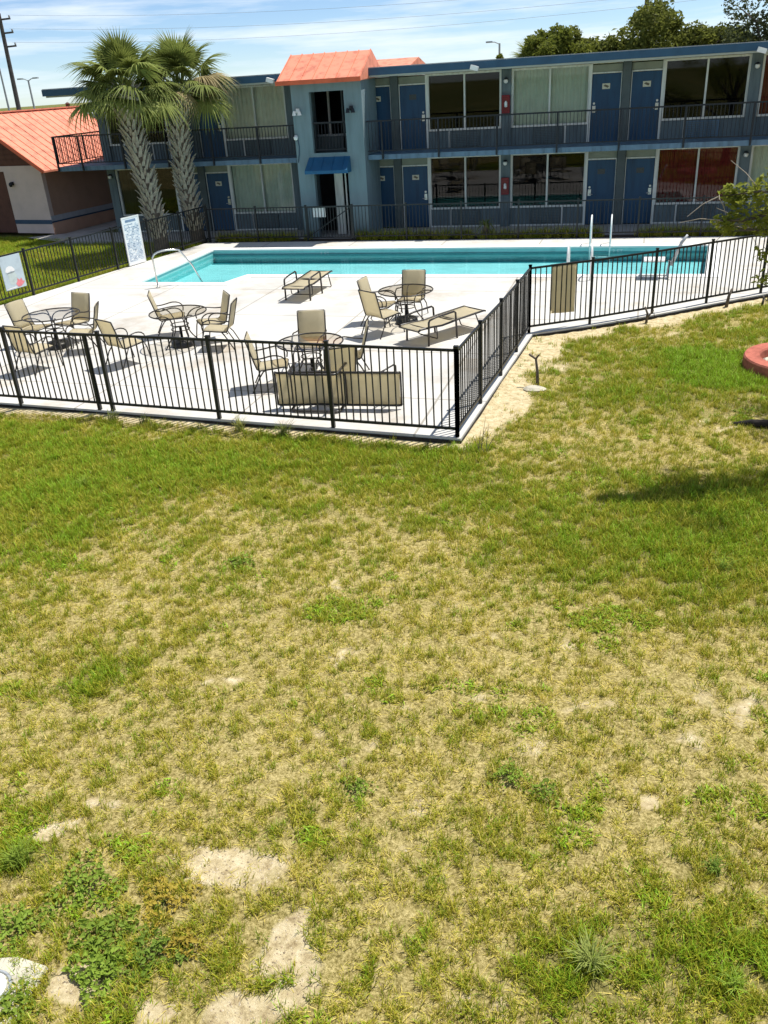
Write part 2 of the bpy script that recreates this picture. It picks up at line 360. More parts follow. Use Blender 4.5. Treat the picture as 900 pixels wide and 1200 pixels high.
def ground_mat():
    mt = bpy.data.materials.new('lawn_soil'); mt.use_nodes = True
    n, l = mt.node_tree.nodes, mt.node_tree.links; b = n['Principled BSDF']
    b.inputs['Roughness'].default_value = 0.95; b.inputs['Specular IOR Level'].default_value = 0.15
    t = n.new('ShaderNodeTexCoord')
    def noise(s, d=6, r=0.65):
        z = n.new('ShaderNodeTexNoise'); z.inputs['Scale'].default_value = s; z.inputs['Detail'].default_value = d; z.inputs['Roughness'].default_value = r
        l.new(t.outputs['Object'], z.inputs['Vector']); return z.outputs['Fac']
    def ramp(src, stops):
        r = n.new('ShaderNodeValToRGB')
        while len(r.color_ramp.elements) < len(stops): r.color_ramp.elements.new(0.5)
        for e, (p, c) in zip(r.color_ramp.elements, stops): e.position = p; e.color = (*c, 1)
        l.new(src, r.inputs[0]); return r.outputs[0]
    sand = ramp(noise(9, 9, 0.78), [(0.32,(0.24,0.17,0.085)),(0.46,(0.52,0.42,0.235)),(0.66,(0.74,0.635,0.42))])
    that = ramp(noise(30, 9, 0.9), [(0.38,(0.050,0.038,0.012)),(0.47,(0.24,0.19,0.055)),(0.60,(0.62,0.51,0.225))])
    grn = ramp(noise(38, 8, 0.8), [(0.30,(0.035,0.042,0.010)),(0.5,(0.115,0.125,0.025)),(0.72,(0.24,0.22,0.07))])
    ab = n.new('ShaderNodeAttribute'); ab.attribute_name = 'bare'; al = n.new('ShaderNodeAttribute'); al.attribute_name = 'lush'
    m1 = n.new('ShaderNodeMix'); m1.data_type = 'RGBA'; m2 = n.new('ShaderNodeMix'); m2.data_type = 'RGBA'
    l.new(al.outputs['Fac'], m1.inputs['Factor']); l.new(that, m1.inputs['A']); l.new(grn, m1.inputs['B'])
    # bare edges broken up by noise
    ad = n.new('ShaderNodeMath'); ad.operation = 'MULTIPLY_ADD'; ad.inputs[1].default_value = 2.2
    sb = n.new('ShaderNodeMath'); sb.operation = 'MULTIPLY_ADD'; sb.inputs[1].default_value = 1.4; sb.inputs[2].default_value = -1.25
    l.new(noise(14), sb.inputs[0]); l.new(ab.outputs['Fac'], ad.inputs[0]); l.new(sb.outputs[0], ad.inputs[2])
    cl = n.new('ShaderNodeClamp'); l.new(ad.outputs[0], cl.inputs[0])
    l.new(cl.outputs[0], m2.inputs['Factor']); l.new(m1.outputs['Result'], m2.inputs['A']); l.new(sand, m2.inputs['B'])
    l.new(m2.outputs['Result'], b.inputs['Base Color'])
    bp = n.new('ShaderNodeBump'); bp.inputs['Strength'].default_value = 0.8; bp.inputs['Distance'].default_value = 0.03
    l.new(noise(30, 8, 0.75), bp.inputs['Height']); l.new(bp.outputs[0], b.inputs['Normal']); return mt
me.materials.append(ground_mat())
tag(put('lawn_ground', me), kind='structure')

def poly_slab(name, outer, holes, z0, z1, mt, parent=None, kind='structure'):
    bm = bmesh.new(); edges = []; loops = []
    for ring in [outer]+holes:
        vs_ = [bm.verts.new((x, y, z1)) for x, y in ring]; loops.append(vs_)
        for i in range(len(vs_)): edges.append(bm.edges.new((vs_[i], vs_[(i+1) % len(vs_)])))
    bmesh.ops.triangle_fill(bm, use_beauty=True, use_dissolve=False, edges=edges)
    for f in bm.faces:
        if f.normal.z < 0: f.normal_flip()
    for vs_ in loops:
        lo = [bm.verts.new((v.co.x, v.co.y, z0)) for v in vs_]
        for i in range(len(vs_)):
            j = (i+1) % len(vs_); bm.faces.new((vs_[i], vs_[j], lo[j], lo[i]))
    bmesh.ops.recalc_face_normals(bm, faces=bm.faces[:])
    me = bpy.data.meshes.new(name); bm.to_mesh(me); bm.free(); me.materials.append(mt)
    o = put(name, me, parent)
    if kind and not parent: tag(o, kind=kind)
    return o
def offset_poly(poly, d):
    out = []; n = len(poly); area = sum(poly[i][0]*poly[(i+1)%n][1]-poly[(i+1)%n][0]*poly[i][1] for i in range(n))
    s = 1 if area > 0 else -1
    for i in range(n):
        p0, p1, p2 = Vector(poly[i-1]), Vector(poly[i]), Vector(poly[(i+1) % n])
        a, b = (p1-p0).normalized(), (p2-p1).normalized()
        na, nb = Vector((a.y, -a.x))*s, Vector((b.y, -b.x))*s
        v = (na+nb); v = v/(1+na.dot(nb)); out.append(tuple(p1+v*d))
    return out
COPE = offset_poly(POOL, 0.32)
poly_slab('pool_deck', DECK, [COPE], -0.30, 0.0, M['deck'])
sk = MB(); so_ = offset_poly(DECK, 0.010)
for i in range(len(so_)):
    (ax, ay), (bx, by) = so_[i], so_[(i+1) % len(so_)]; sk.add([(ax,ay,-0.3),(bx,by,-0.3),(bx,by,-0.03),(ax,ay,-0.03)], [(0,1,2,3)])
tag(sk.build('deck_edge_shade', mat('edge_shade_dark', (0.030, 0.026, 0.022), 0.95, 0.25, 6, bump=0.4)), kind='structure')  # near-black strip paints the shade below the deck edge
pool = poly_slab('swimming_pool', POOL, [], -0.50, -0.42, mat('pool_plaster', (0.43, 0.67, 0.69), 0.8, 0.06, 1.4))
# walls of the basin
wb = MB(); n = len(POOL)
for i in range(n):
    (ax, ay), (bx, by) = POOL[i], POOL[(i+1) % n]
    wb.add([(ax,ay,-0.45),(bx,by,-0.45),(bx,by,-0.22),(ax,ay,-0.22)], [(0,1,2,3)])
wb.build('basin_wall', mat('pool_wall_plaster', (0.26, 0.66, 0.67), 0.8, 0.05, 1), pool)
tb = MB()
ring = offset_poly(POOL, -0.0)
for i in range(n):
    (ax, ay), (bx, by) = POOL[i], POOL[(i+1) % n]
    tb.add([(ax,ay,-0.22),(bx,by,-0.22),(bx,by,-0.03),(ax,ay,-0.03)], [(0,1,2,3)])
tb.build('waterline_tile', mat('waterline_tile', (0.30, 0.62, 0.60), 0.35, 0.06, 3), pool)
poly_slab('coping', COPE, [offset_poly(POOL, -0.025)], -0.035, 0.014, M['coping'], pool)
st = MB(); st.box((-13.38, 26.42, -0.419), (2.3, 26.66, -0.410)); st.build('floor_stripe', M['tile'], pool)
st = MB(); st.box((-13.38, 26.672, -0.215), (2.3, 26.69, -0.145)); st.build('wall_shade_band', M['tile'], pool)  # dark band puts the shade on the far wall tile into colour
for i in range(3):
    st = MB(); st.box((-13.38, 21.80, -0.42), (-10.8, 22.6-0.26*i, -0.36+0.06*i)); st.build('step', mat('pool_step', (0.44, 0.80, 0.82), 0.8, 0.04, 1), pool)
# depth markings on the far tile line
def text_mesh(s, size, mt, name, parent, loc, rot):
    c = bpy.data.curves.new(name, 'FONT'); c.body = s; c.size = size; c.extrude = 0.002; c.align_x = 'CENTER'
    t = bpy.data.objects.new('tmp_text', c); COL.objects.link(t)
    bpy.context.view_layer.update()
    dg = bpy.context.evaluated_depsgraph_get(); me = bpy.data.meshes.new_from_object(t.evaluated_get(dg)); me.name = name
    bpy.data.objects.remove(t); bpy.data.curves.remove(c)
    me.materials.clear(); me.materials.append(mt)
    return put(name, me, parent, loc, rot)
text_mesh('5 FT', 0.17, M['whitepl'], 'depth_marking', pool, (-9.42, 26.712, -0.20), (R(90), 0, 0))
text_mesh('3 FT', 0.17, M['whitepl'], 'depth_marking', pool, (-0.20, 26.676, -0.20), (R(90), 0, 0))
# water
wm = bpy.data.materials.new('pool_water'); wm.use_nodes = True
n_, l_ = wm.node_tree.nodes, wm.node_tree.links; n_.clear()
o_ = n_.new('ShaderNodeOutputMaterial'); ms = n_.new('ShaderNodeMixShader'); tr = n_.new('ShaderNodeBsdfTransparent'); tr.inputs[0].default_value = (0.66, 0.93, 0.94, 1)
gl = n_.new('ShaderNodeBsdfGlossy'); gl.inputs['Roughness'].default_value = 0.03
fr = n_.new('ShaderNodeFresnel'); fr.inputs[0].default_value = 1.33
hf = n_.new('ShaderNodeMath'); hf.operation = 'MULTIPLY'; hf.inputs[1].default_value = 0.8
tt = n_.new('ShaderNodeTexCoord'); mm = n_.new('ShaderNodeMapping'); mm.inputs['Scale'].default_value = (1, 2.2, 1)
ww = n_.new('ShaderNodeTexNoise'); ww.inputs['Scale'].default_value = 2.4; ww.inputs['Detail'].default_value = 4
bp = n_.new('ShaderNodeBump'); bp.inputs['Strength'].default_value = 0.25; bp.inputs['Distance'].default_value = 0.04
l_.new(tt.outputs['Object'], mm.inputs[0]); l_.new(mm.outputs[0], ww.inputs['Vector']); l_.new(ww.outputs['Fac'], bp.inputs['Height'])
l_.new(bp.outputs[0], gl.inputs['Normal']); l_.new(bp.outputs[0], fr.inputs['Normal'])
l_.new(fr.outputs[0], hf.inputs[0]); l_.new(hf.outputs[0], ms.inputs[0]); l_.new(tr.outputs[0], ms.inputs[1]); l_.new(gl.outputs[0], ms.inputs[2]); l_.new(ms.outputs[0], o_.inputs[0])
wat = MB(); wat.add([(x, y, -0.14) for x, y in POOL], [tuple(range(len(POOL)))])
tag(wat.build('pool_water', wm), kind='structure')

# walkway under the balcony, planting bed, path by the outbuilding
w = MB(); w.box((-20.6, 28.86, -0.3), (18, 30.74, 0.0)); tag(w.build('walkway', M['concrete']), kind='structure')
w = MB(); w.box((-14.2, 28.17, -0.3), (9.5, 28.84, -0.03)); tag(w.build('planting_bed', M['soil']), kind='structure')
w = MB(); w.add([(-23.2,30.1,-0.105),(-20.7,28.9,-0.105),(-20.7,31.5,-0.105),(-20.2,37,-0.105),(-21.6,37,-0.105),(-22.0,31.0,-0.105)], [(0,1,2,3,4,5)])
w.v = [(x, y, z+0.06) for x, y, z in w.v]
tag(w.build('path', M['concrete']), kind='structure')

# ------------------------------------------------------------------ motel
motel = empty('motel_building', 'long two-storey blue-grey motel with balcony railing behind the pool', 'building', (-6, 30.76, 0))
MO = Vector((-6, 30.76, 0))
def mpart(mb, name, mt, parent=None, smooth=False):
    o = mb.build(name, mt, parent or motel, smooth)
    if not parent: o.location = -MO
    return o
YW = 30.76; B = 3.78; X0 = -0.31
F2 = 2.53
xk = lambda k: X0 + B*k
XL, XR = xk(-5)-0.15, xk(4)+0.2
# back volume, end walls, floors
s = MB(); s.box((XL+0.02, 34.2, 0), (XR, 34.4, 4.86)); mpart(s, 'back_wall', M['interior'])
for x in [xk(k) for k in (-4, -2, 0, 2)] + [xk(k) for k in (-3, -1, 1, 3)]:
    s = MB(); s.box((x-0.05, YW+0.12, 0), (x+0.05, 34.2, 4.86)); mpart(s, 'partition_wall', M['interior'])
s = MB(); s.box((XL, YW+0.1, 0), (XL+0.2, 40, 4.86)); mpart(s, 'end_wall', M['wall'])
s = MB(); s.box((XL+0.21, YW+0.13, 2.34), (XR, 39.9, F2)); s.box((XL+0.21, YW+0.13, -0.1), (XR, 39.9, -0.01)); mpart(s, 'floor_slab', M['interior'])
# balcony slab (blue edge) and roof
s = MB(); s.box((-20.42, 29.20, 2.43), (-10.92, YW-0.002, F2+0.05)); s.box((-8.48, 29.20, 2.43), (XR, YW-0.002, F2+0.05)); s.box((-20.42, YW, 2.43), (XL-0.01, 39.5, F2+0.05))
mpart(s, 'balcony_slab', M['slab'])
s = MB(); s.box((-20.62, 29.58, 4.96), (XR+0.3, 40.2, 5.10)); rf = mpart(s, 'roof', M['roof_grey'])
s = MB(); s.box((-20.66, 29.52, 4.93), (XR+0.3, 29.578, 5.14)); s.box((-20.66, 29.58, 4.93), (-20.622, 40.2, 5.14)); fa = mpart(s, 'fascia', M['fascia'])
s = MB(); s.box((-20.58, 29.60, 4.88), (XR+0.3, 40.1, 4.958)); mpart(s, 'soffit', M['soffit'])
s = MB(); s.box((-20.64, 29.535, 5.142), (XR+0.3, 29.62, 5.165)); mpart(s, 'drip_edge', M['galv'])

def curtain(x0, x1, z0, z1, mt, parent, y=YW+0.17):
    n = max(8, int((x1-x0)/0.022)); v = []; f = []
    ph = random.random()*6
    for i in range(n+1):
        x = x0+(x1-x0)*i/n; d = 0.025*math.sin(x*38+ph+1.3*math.sin(x*5))+0.012*math.sin(x*91)
        v += [(x, y+d, z0), (x, y+d*0.8, z1)]
    f = [(2*i, 2*i+2, 2*i+3, 2*i+1) for i in range(n)]
    mb = MB(); mb.add(v, f); return mpart(mb, 'curtain', mt, parent, True)
CURT = {(0,-1,1):('cur_w',.0), (0,1,0):('cur_r',0), (2,1,1):('cur_r',0), (2,1,0):('cur_w',0), (-4,-3,1):('cur_c',0), (-4,-3,0):('cur_w',0), (2,3,1):('cur_w',0)}
PLATE = mat('plate_cream', (0.62, 0.58, 0.44), 0.5, 0.1, 30); PLATE_D = mat('plate_dark', (0.06, 0.07, 0.07), 0.5, 0.2, 30)
PDET = mat('plate_print', (0.14, 0.11, 0.07), 0.5, 0.2, 30)
def half_bay(p, s_, fl):
    z0 = 0 if fl == 0 else F2
    sg = 1 if s_ > p else -1; xp, xs = xk(p), xk(s_)
    X_ = lambda o: xp + sg*o
    # door, jambs, transom
    d = MB(); d.box((X_(0.17), YW+0.02, z0+0.02), (X_(1.06), YW+0.065, z0+2.03)); do = mpart(d, 'door', M['door'])
    h = MB(); hx = X_(0.97); h.box((hx-0.05, YW-0.005, z0+0.93), (hx+0.05, YW+0.018, z0+1.13)); h.tube([(hx, YW-0.05, z0+0.98), (hx-sg*0.11, YW-0.05, z0+0.98)], 0.012); h.tube([(hx, YW+0.0, z0+0.98), (hx, YW-0.05, z0+0.98)], 0.012)
    h.tube([(hx, YW-0.03, z0+1.20), (hx, YW+0.018, z0+1.20)], 0.035)
    mpart(h, 'handle', M['brass'], do)
    px_ = X_(0.62); pl = MB(); dark = (p, s_, fl) in ((0,-1,0), (0,1,0), (-2,-1,1))
    pl.box((px_-0.12, YW+0.006, z0+1.60), (px_+0.12, YW+0.019, z0+1.76)); plo = mpart(pl, 'number_plate', PLATE_D if dark else PLATE, do)
    if not dark:
        pr = MB(); pr.add([(px_-0.09, YW+0.003, z0+1.69), (px_-0.02, YW+0.003, z0+1.66), (px_+0.05, YW+0.003, z0+1.63), (px_+0.09, YW+0.003, z0+1.68), (px_+0.03, YW+0.003, z0+1.71), (px_-0.03, YW+0.003, z0+1.73)], [(0,1,2,3,4,5)])
        mpart(pr, 'plate_emblem', PDET, do)
    t = MB(); t.box((X_(0.145), YW-0.01, z0+2.045), (X_(1.06), YW+0.09, z0+2.085)); t.box((X_(0.145), YW-0.008, z0), (X_(0.168), YW+0.09, z0+2.044)); t.box((X_(1.065), YW-0.03, z0), (X_(1.15), YW+0.1, z0+2.33)); mpart(t, 'door_frame', M['trim'])
    t = MB(); t.box((X_(0.145), YW+0.02, z0+2.087), (X_(1.062), YW+0.06, z0+2.30)); mpart(t, 'transom_panel', M['transom'])
    # window band
    a, b = 1.152, B-0.16
    w = MB(); w.box((X_(a), YW, z0), (X_(b), YW+0.1, z0+0.60)); mpart(w, 'spandrel_wall', M['wall'])
    w = MB(); w.box((X_(0.131), YW+0.002, z0+2.332), (X_(b), YW+0.1, z0+2.40 if fl == 0 else 4.878)); mpart(w, 'header', M['trim'])
    fr_ = MB(); zt, zb = z0+2.33, z0+0.60
    fr_.box((X_(a), YW-0.04, zb), (X_(b), YW+0.09, zb+0.06)); fr_.box((X_(a), YW-0.02, zt-0.055), (X_(b), YW+0.09, zt))
    fr_.box((X_(b-0.07), YW-0.02, zb+0.061), (X_(b), YW+0.09, zt-0.056)); mid = (a+b)/2
    fr_.box((X_(mid-0.028), YW-0.02, zb+0.061), (X_(mid+0.028), YW+0.09, zt-0.056)); fr_.box((X_(a), YW-0.018, zb+0.061), (X_(a+0.03), YW+0.09, zt-0.056))
    wo_ = mpart(fr_, 'window', M['trim'])
    for u0, u1 in ((a+0.031, mid-0.029), (mid+0.029, b-0.071)):
        g = MB(); g.add([(X_(u0), YW+0.05, zb+0.062), (X_(u1), YW+0.05, zb+0.062), (X_(u1), YW+0.05, zt-0.057), (X_(u0), YW+0.05, zt-0.057)], [(0,1,2,3) if sg > 0 else (3,2,1,0)])
        mpart(g, 'pane', M['glass'], wo_)
    c = CURT.get((p, s_, fl))
    if c:
        xa, xb = sorted((X_(a+0.02), X_(b-0.05))); curtain(xa, xb, zb+0.02, zt-0.03, M[c[0]], wo_)
    # air conditioner grille and stiles under the window
    ac = MB(); ca_ = mid; ac.box((X_(ca_-0.5), YW-0.05, z0+0.10), (X_(ca_+0.5), YW-0.002, z0+0.56)); aco = mpart(ac, 'air_conditioner', M['pil'] if (p, s_, fl) != (0,1,1) else M['slab'])
    gr = MB()
    for i in range(8): gr.box((X_(ca_-0.46), YW-0.062, z0+0.13+i*0.052), (X_(ca_+0.46), YW-0.051, z0+0.155+i*0.052))
    mpart(gr, 'grille', M['wall'], aco)
    sk = MB(); sk.box((X_(a), YW-0.02, z0), (X_(b), YW-0.002, z0+0.045)); sk.box((X_(ca_-0.56), YW-0.02, z0+0.05), (X_(ca_-0.51), YW-0.002, z0+0.59)); mpart(sk, 'panel_trim', M['trim'])
for p in (-4, -2, 0, 2):
    for s_ in (p-1, p+1):
        for fl in (0, 1): half_bay(p, s_, fl)
for k in range(-5, 4):
    for fl, (z0, z1) in enumerate(((0, 2.428), (F2+0.052, 4.878))):
        hw = 0.13 if k % 2 == 0 else 0.158
        s = MB(); s.box((xk(k)-hw, YW-0.09, z0), (xk(k)+hw, YW+0.11, z1)); mpart(s, 'pilaster', M['pil'] if k % 2 == 0 else M['wall'])
for k in (-5, -1, 1, 3):                     # wall lamps
    for fl in (0, 1):
        z = 2.05 if fl == 0 else 4.52
        s = MB(); s.box((xk(k)-0.05, YW-0.13, z-0.02), (xk(k)+0.05, YW-0.091, z+0.10)); s.lathe([(0.03,0.05),(0.07,0.02),(0.075,0)], (xk(k), YW-0.2, z+0.06), 12); s.tube([(xk(k), YW-0.12, z+0.09), (xk(k), YW-0.2, z+0.10)], 0.015)
        lo = mpart(s, 'wall_lamp', M['rail'])
        g = MB(); g.lathe([(0.03,0),(0.065,0.03),(0.075,0.08),(0.06,0.12)], (xk(k), YW-0.2, z-0.06), 12); mpart(g, 'globe', M['lampw'], lo, True)
def flood(x, y, z):
    s = MB(); s.box((x-0.05, y, z-0.03), (x+0.05, y+0.03, z+0.05)); s.beam((x-0.14, y-0.10, z+0.04), (x+0.10, y-0.10, z-0.03), 0.13, 0.13); return mpart(s, 'floodlight', M['whitepl'])
flood(3.42, 29.48, 4.93); flood(-11.75, 29.49, 4.97); flood(-4.9, 29.49, 4.95)

# balcony railing
def railing(x0, x1, y, posts, name_gap=0.112):
    s = MB(); s.beam((x0, y, 3.60), (x1, y, 3.60), 0.05, 0.045); s.beam((x0, y, 2.70), (x1, y, 2.70), 0.035, 0.03); mpart(s, 'railing', M['rail'])
    for x in posts:
        s = MB(); s.box((x-0.028, y-0.03, 2.44), (x+0.028, y+0.025, 3.578)); mpart(s, 'railing_post', M['rail'])
    pk = MB(); x = min(x0, x1)+0.06
    while x < max(x0, x1)-0.03:
        pk.box((x-0.008, y-0.008, 2.716), (x+0.008, y+0.008, 3.577)); x += name_gap
    o = mpart(pk, 'picket_row', M['rail']); o['kind'] = 'stuff'
railing(-8.46, XR, 29.16, [-7.96+1.89*i for i in range(12)])
railing(-20.40, -10.94, 29.16, [-20.38, -19.35, -17.6, -15.85, -14.1, -12.35])
s = MB(); s.beam((-20.40, 29.19, 3.60), (-20.40, 39.4, 3.60), 0.05, 0.045); s.beam((-20.40, 29.19, 2.70), (-20.40, 39.4, 2.70), 0.035, 0.03); mpart(s, 'railing', M['rail'])
pk = MB()
for i in range(90):
    y = 29.28+0.112*i; r_ = 0.02 if i % 16 == 0 else 0.008; pk.box((-20.40-r_, y-r_, 2.72), (-20.40+r_, y+r_, 3.575))
o = mpart(pk, 'picket_row', M['rail']); o['kind'] = 'stuff'

# stair tower
TX0, TX1, TY = -10.90, -8.50, 28.90
s = MB()
def wall_with_openings(mb, x0, x1, z0, z1, y0, y1, ops):
    zs = sorted({z0, z1, *[o[2] for o in ops], *[o[3] for o in ops]})
    for za, zb in zip(zs, zs[1:]):
        cut = sorted([(o[0], o[1]) for o in ops if o[2] <= za and o[3] >= zb]); x = x0
        for a, b in cut:
            if a > x: mb.box((x, y0, za), (a, y1, zb))
            x = b
        if x < x1: mb.box((x, y0, za), (x1, y1, zb))
wall_with_openings(s, TX0, TX1, 0, 4.90, TY, TY+0.2, [(-10.28,-9.10,2.72,4.56),(-10.34,-9.13,0.0,2.08)])
mpart(s, 'tower_front', M['tower'])
s = MB(); s.box((TX0, TY+0.201, 0), (TX0+0.2, YW-0.1, 4.90)); s.box((TX1-0.2, TY+0.201, 0), (TX1, YW-0.1, 4.90)); mpart(s, 'tower_side', M['tower'])
s = MB(); s.box((TX0+0.21, TY+0.21, 2.42), (TX1-0.21, YW-0.1, F2+0.05)); mpart(s, 'tower_landing', M['slab'])
s = MB(); s.box((-10.26, TY+0.09, 3.62), (-9.12, TY+0.13, 3.66)); s.box((-10.26, TY+0.09, 2.80), (-9.12, TY+0.13, 2.83))
for i in range(10): x = -10.2+i*0.115; s.box((x-0.008, TY+0.1, 2.83), (x+0.008, TY+0.12, 3.62))
mpart(s, 'opening_railing', M['rail'])
s = MB(); s.box((-9.58, TY+1.2, 2.62), (-9.53, TY+1.25, 4.85)); s.box((-10.66, TY+1.2, 3.56), (-8.72, TY+1.24, 3.60)); s.box((-10.66, TY+1.2, F2+0.05), (-8.72, TY+1.3, 3.14)); mpart(s, 'inner_rail', M['pil'])
s = MB(); s.box((-9.86, TY+0.7, 0), (-9.56, TY+0.74, 2.1)); s.box((-9.42, TY+0.5, 0), (-9.37, TY+0.55, 2.1)); mpart(s, 'entry_panel', M['trim'])
s = MB(); s.box((-10.65, TY+1.5, 0), (-8.75, TY+1.56, 2.4)); mpart(s, 'entry_back', M['interior'])
# awning over the tower entry
s = MB(); ax0, ax1 = -10.46, -9.02
s.add([(ax0,TY-0.002,2.60),(ax1,TY-0.002,2.60),(ax1+0.02,TY-0.52,2.22),(ax0-0.02,TY-0.52,2.22),(ax0-0.02,TY-0.52,2.12),(ax1+0.02,TY-0.52,2.12),(ax0-0.02,TY-0.002,2.12),(ax1+0.02,TY-0.002,2.12)],
      [(0,3,2,1),(3,4,5,2),(0,6,4,3),(1,2,5,7)]); aw = mpart(s, 'awning', M['awn'])
for i in range(4):
    t = (i+0.5)/4; x = ax0+(ax1-ax0)*t; s = MB(); s.beam((x, TY-0.01, 2.605), (x, TY-0.52, 2.228), 0.02, 0.02); mpart(s, 'seam', M['awn'], aw)
# orange tower roof, standing seams
s = MB(); E0, E1 = (28.50, 4.90), (30.05, 5.68)
rx0, rx1 = -11.22, -8.40
s.add([(rx0,E0[0],E0[1]),(rx1,E0[0],E0[1]),(rx1,E1[0],E1[1]),(rx0,E1[0],E1[1]),(rx0,31.4,4.98),(rx1,31.4,4.98),(rx0,E0[0],E0[1]-0.09),(rx1,E0[0],E0[1]-0.09),(rx0+.02,31.4,4.9),(rx1-.02,31.4,4.9)],
      [(0,1,2,3),(3,2,5,4),(6,7,1,0),(0,3,4,8,6),(1,7,9,5,2),(6,8,9,7)])
tr_ = mpart(s, 'tower_roof', M['orange'])
for i in range(8):
    x = rx0+0.03+(rx1-rx0-0.06)*i/7; s = MB(); s.beam((x, E0[0]-0.005, E0[1]+0.012), (x, E1[0], E1[1]+0.012), 0.028, 0.035); mpart(s, 'seam', M['orange'], tr_)
s = MB(); s.beam((rx0-0.02, E0[0]-0.02, E0[1]-0.04), (rx1+0.02, E0[0]-0.02, E0[1]-0.04), 0.05, 0.13); mpart(s, 'eave_trim', M['oranged'], tr_)
for x, mt in ((-10.70, 'whitepl'), (-8.86, 'rail')):
    s = MB(); s.lathe([(0.06,0),(0.06,0.05)], (x, TY-0.06, 4.0), 10)
    for q in (-1, 1): s.tube([(x, TY-0.06, 4.02), (x+q*0.07, TY-0.14, 4.0)], 0.02, 6); s.lathe([(0.02,0.14),(0.045,0.1),(0.075,0.0)], (x+q*0.09, TY-0.16, 3.90), 10)
    s.box((x-0.05, TY-0.07, 3.96), (x+0.05, TY-0.001, 4.1)); mpart(s, 'twin_floodlight', M[mt])
s = MB(); s.lathe([(0.02,-0.07),(0.06,-0.05),(0.075,0.0),(0.07,0.04)], (-10.84, TY-0.09, 3.22), 14); s.box((-10.88, TY-0.09, 3.24), (-10.80, TY-0.001, 3.30)); mpart(s, 'security_camera', M['whitepl'], None, True)
s = MB(); s.tube([(-10.80, TY-0.02, 3.2), (-10.77, TY-0.02, 2.95), (-10.80, TY-0.02, 2.7), (-10.86, TY-0.02, 2.45)], 0.012, 6); mpart(s, 'cable', M['navy'])

def extinguisher(z, label):
    e = empty('fire_extinguisher_cabinet', label, 'extinguisher box', (xk(-1), YW-0.09, z), group='red extinguisher cabinets on the post')
    s = MB(); s.box((-0.13, -0.14, 0), (0.13, -0.002, 0.54)); s.build('cabinet', M['red'], e, bevel=0.012)
    s = MB(); s.box((-0.10, -0.148, 0.05), (0.10, -0.143, 0.49)); s.build('cabinet_door', mat('cabinet_door_red', (0.16, 0.01, 0.012), 0.25, 0.1, 8), e)
    s = MB(); s.lathe([(0.02,0),(0.05,0.02),(0.05,0.14),(0.02,0.19)], (0.01, -0.155, 0.18), 10); s.build('label_patch', M['whitepl'], e, True)
extinguisher(3.58, 'red extinguisher cabinet on the upstairs post beside the pale curtained window')
extinguisher(1.06, 'red extinguisher cabinet on the downstairs post between two dark windows')

# ------------------------------------------------------------------ orange-roofed outbuilding
shed = empty('outbuilding', 'low pink outbuilding with orange standing-seam metal roof and brown gable', 'building', (-22.33, 30.73, 0), R(-8))
SW, SD = 5.2, 5.4        # local x to the left is negative, y is depth
ev, rg, ov = 2.40, 4.47, 0.64
s = MB(); wall_with_openings(s, -SW, 0, 0.0, 2.56, 0, 0.2, [(-3.3, -1.93, 0, 2.36)]); s.build('front_wall', M['brownwall'], shed)
s = MB(); s.box((-0.2, 0.201, 0), (0, SD, 2.50)); s.build('side_wall', M['brown'], shed)
s = MB(); s.box((-SW, 0.201, 0), (-SW+0.2, SD, 2.5)); s.box((-SW+0.201, SD-0.2, 0), (-0.201, SD, 2.5)); s.build('rear_wall', M['brown'], shed)
s = MB(); s.add([(0,0.02,2.562),(-SW,0.02,2.562),(-SW/2,0.02,4.35),(0,0.2,2.562),(-SW,0.2,2.562),(-SW/2,0.2,4.35)], [(0,2,1),(3,4,5),(0,1,4,3),(0,3,5,2),(1,2,5,4)]); gb = s.build('gable', M['gable'], shed)
for i in range(9):
    z = 2.62+i*0.19; hw = (4.35-z)/(4.35-2.562)*SW/2-0.05
    if hw > 0.1: s = MB(); s.box((-SW/2-hw, -0.002, z), (-SW/2+hw, 0.018, z+0.155)); s.build('board', M['gable'], gb)
s = MB(); s.box((-SW-0.01, -0.012, 0.36), (-3.3, 0.2, 0.52)); s.box((-1.93, -0.012, 0.36), (0.012, -0.001, 0.52)); s.build('band', M['navy'], shed)
s = MB(); s.box((0.001, 0.0, 0.46), (0.014, SD, 0.66)); s.build('side_band', M['palebnd'], shed)
s = MB(); s.box((0.001, 0.0, 0.40), (0.013, SD, 0.459)); s.build('side_line', M['navy'], shed)
s = MB(); s.box((0.001, 0.0, -0.1), (0.035, SD, 0.399)); s.build('plinth', M['peach'], shed)
s = MB(); s.box((-3.29, 0.08, 0), (-1.94, 0.14, 2.35)); s.build('door', M['gable'], shed)
s = MB(); s.box((-1.62, -0.10, 1.85), (-1.52, -0.001, 1.98)); s.lathe([(0.05,0.16),(0.08,0.08),(0.05,0)], (-1.57, -0.14, 1.80), 10); s.build('wall_lamp', M['rail'], shed)
for sg in (1, -1):
    c = -SW/2
    xe = c+sg*(SW/2+ov); s = MB(); y0, y1 = -0.52, SD+0.4; t = 0.07
    s.add([(xe,y0,ev),(xe,y1,ev),(c,y1,rg),(c,y0,rg),(xe,y0,ev-t),(xe,y1,ev-t),(c,y1,rg-t),(c,y0,rg-t)],
          [(0,1,2,3),(7,6,5,4),(0,4,5,1),(0,3,7,4),(1,5,6,2)] if sg > 0 else [(3,2,1,0),(4,5,6,7),(1,5,4,0),(4,7,3,0),(2,6,5,1)])
    ro = s.build('roof', M['orange'], shed)
    for i in range(16):
        y = y0+0.02+(y1-y0-0.04)*i/15; q = MB(); q.beam((xe, y, ev+0.014), (c, y, rg+0.010), 0.028, 0.024); q.build('seam', M['orange'], ro)
    q = MB(); q.beam((xe+sg*0.01, y0-0.02, ev-0.03), (c, y0-0.02, rg-0.03), 0.04, 0.14); q.build('rake_trim', M['oranged'], ro)
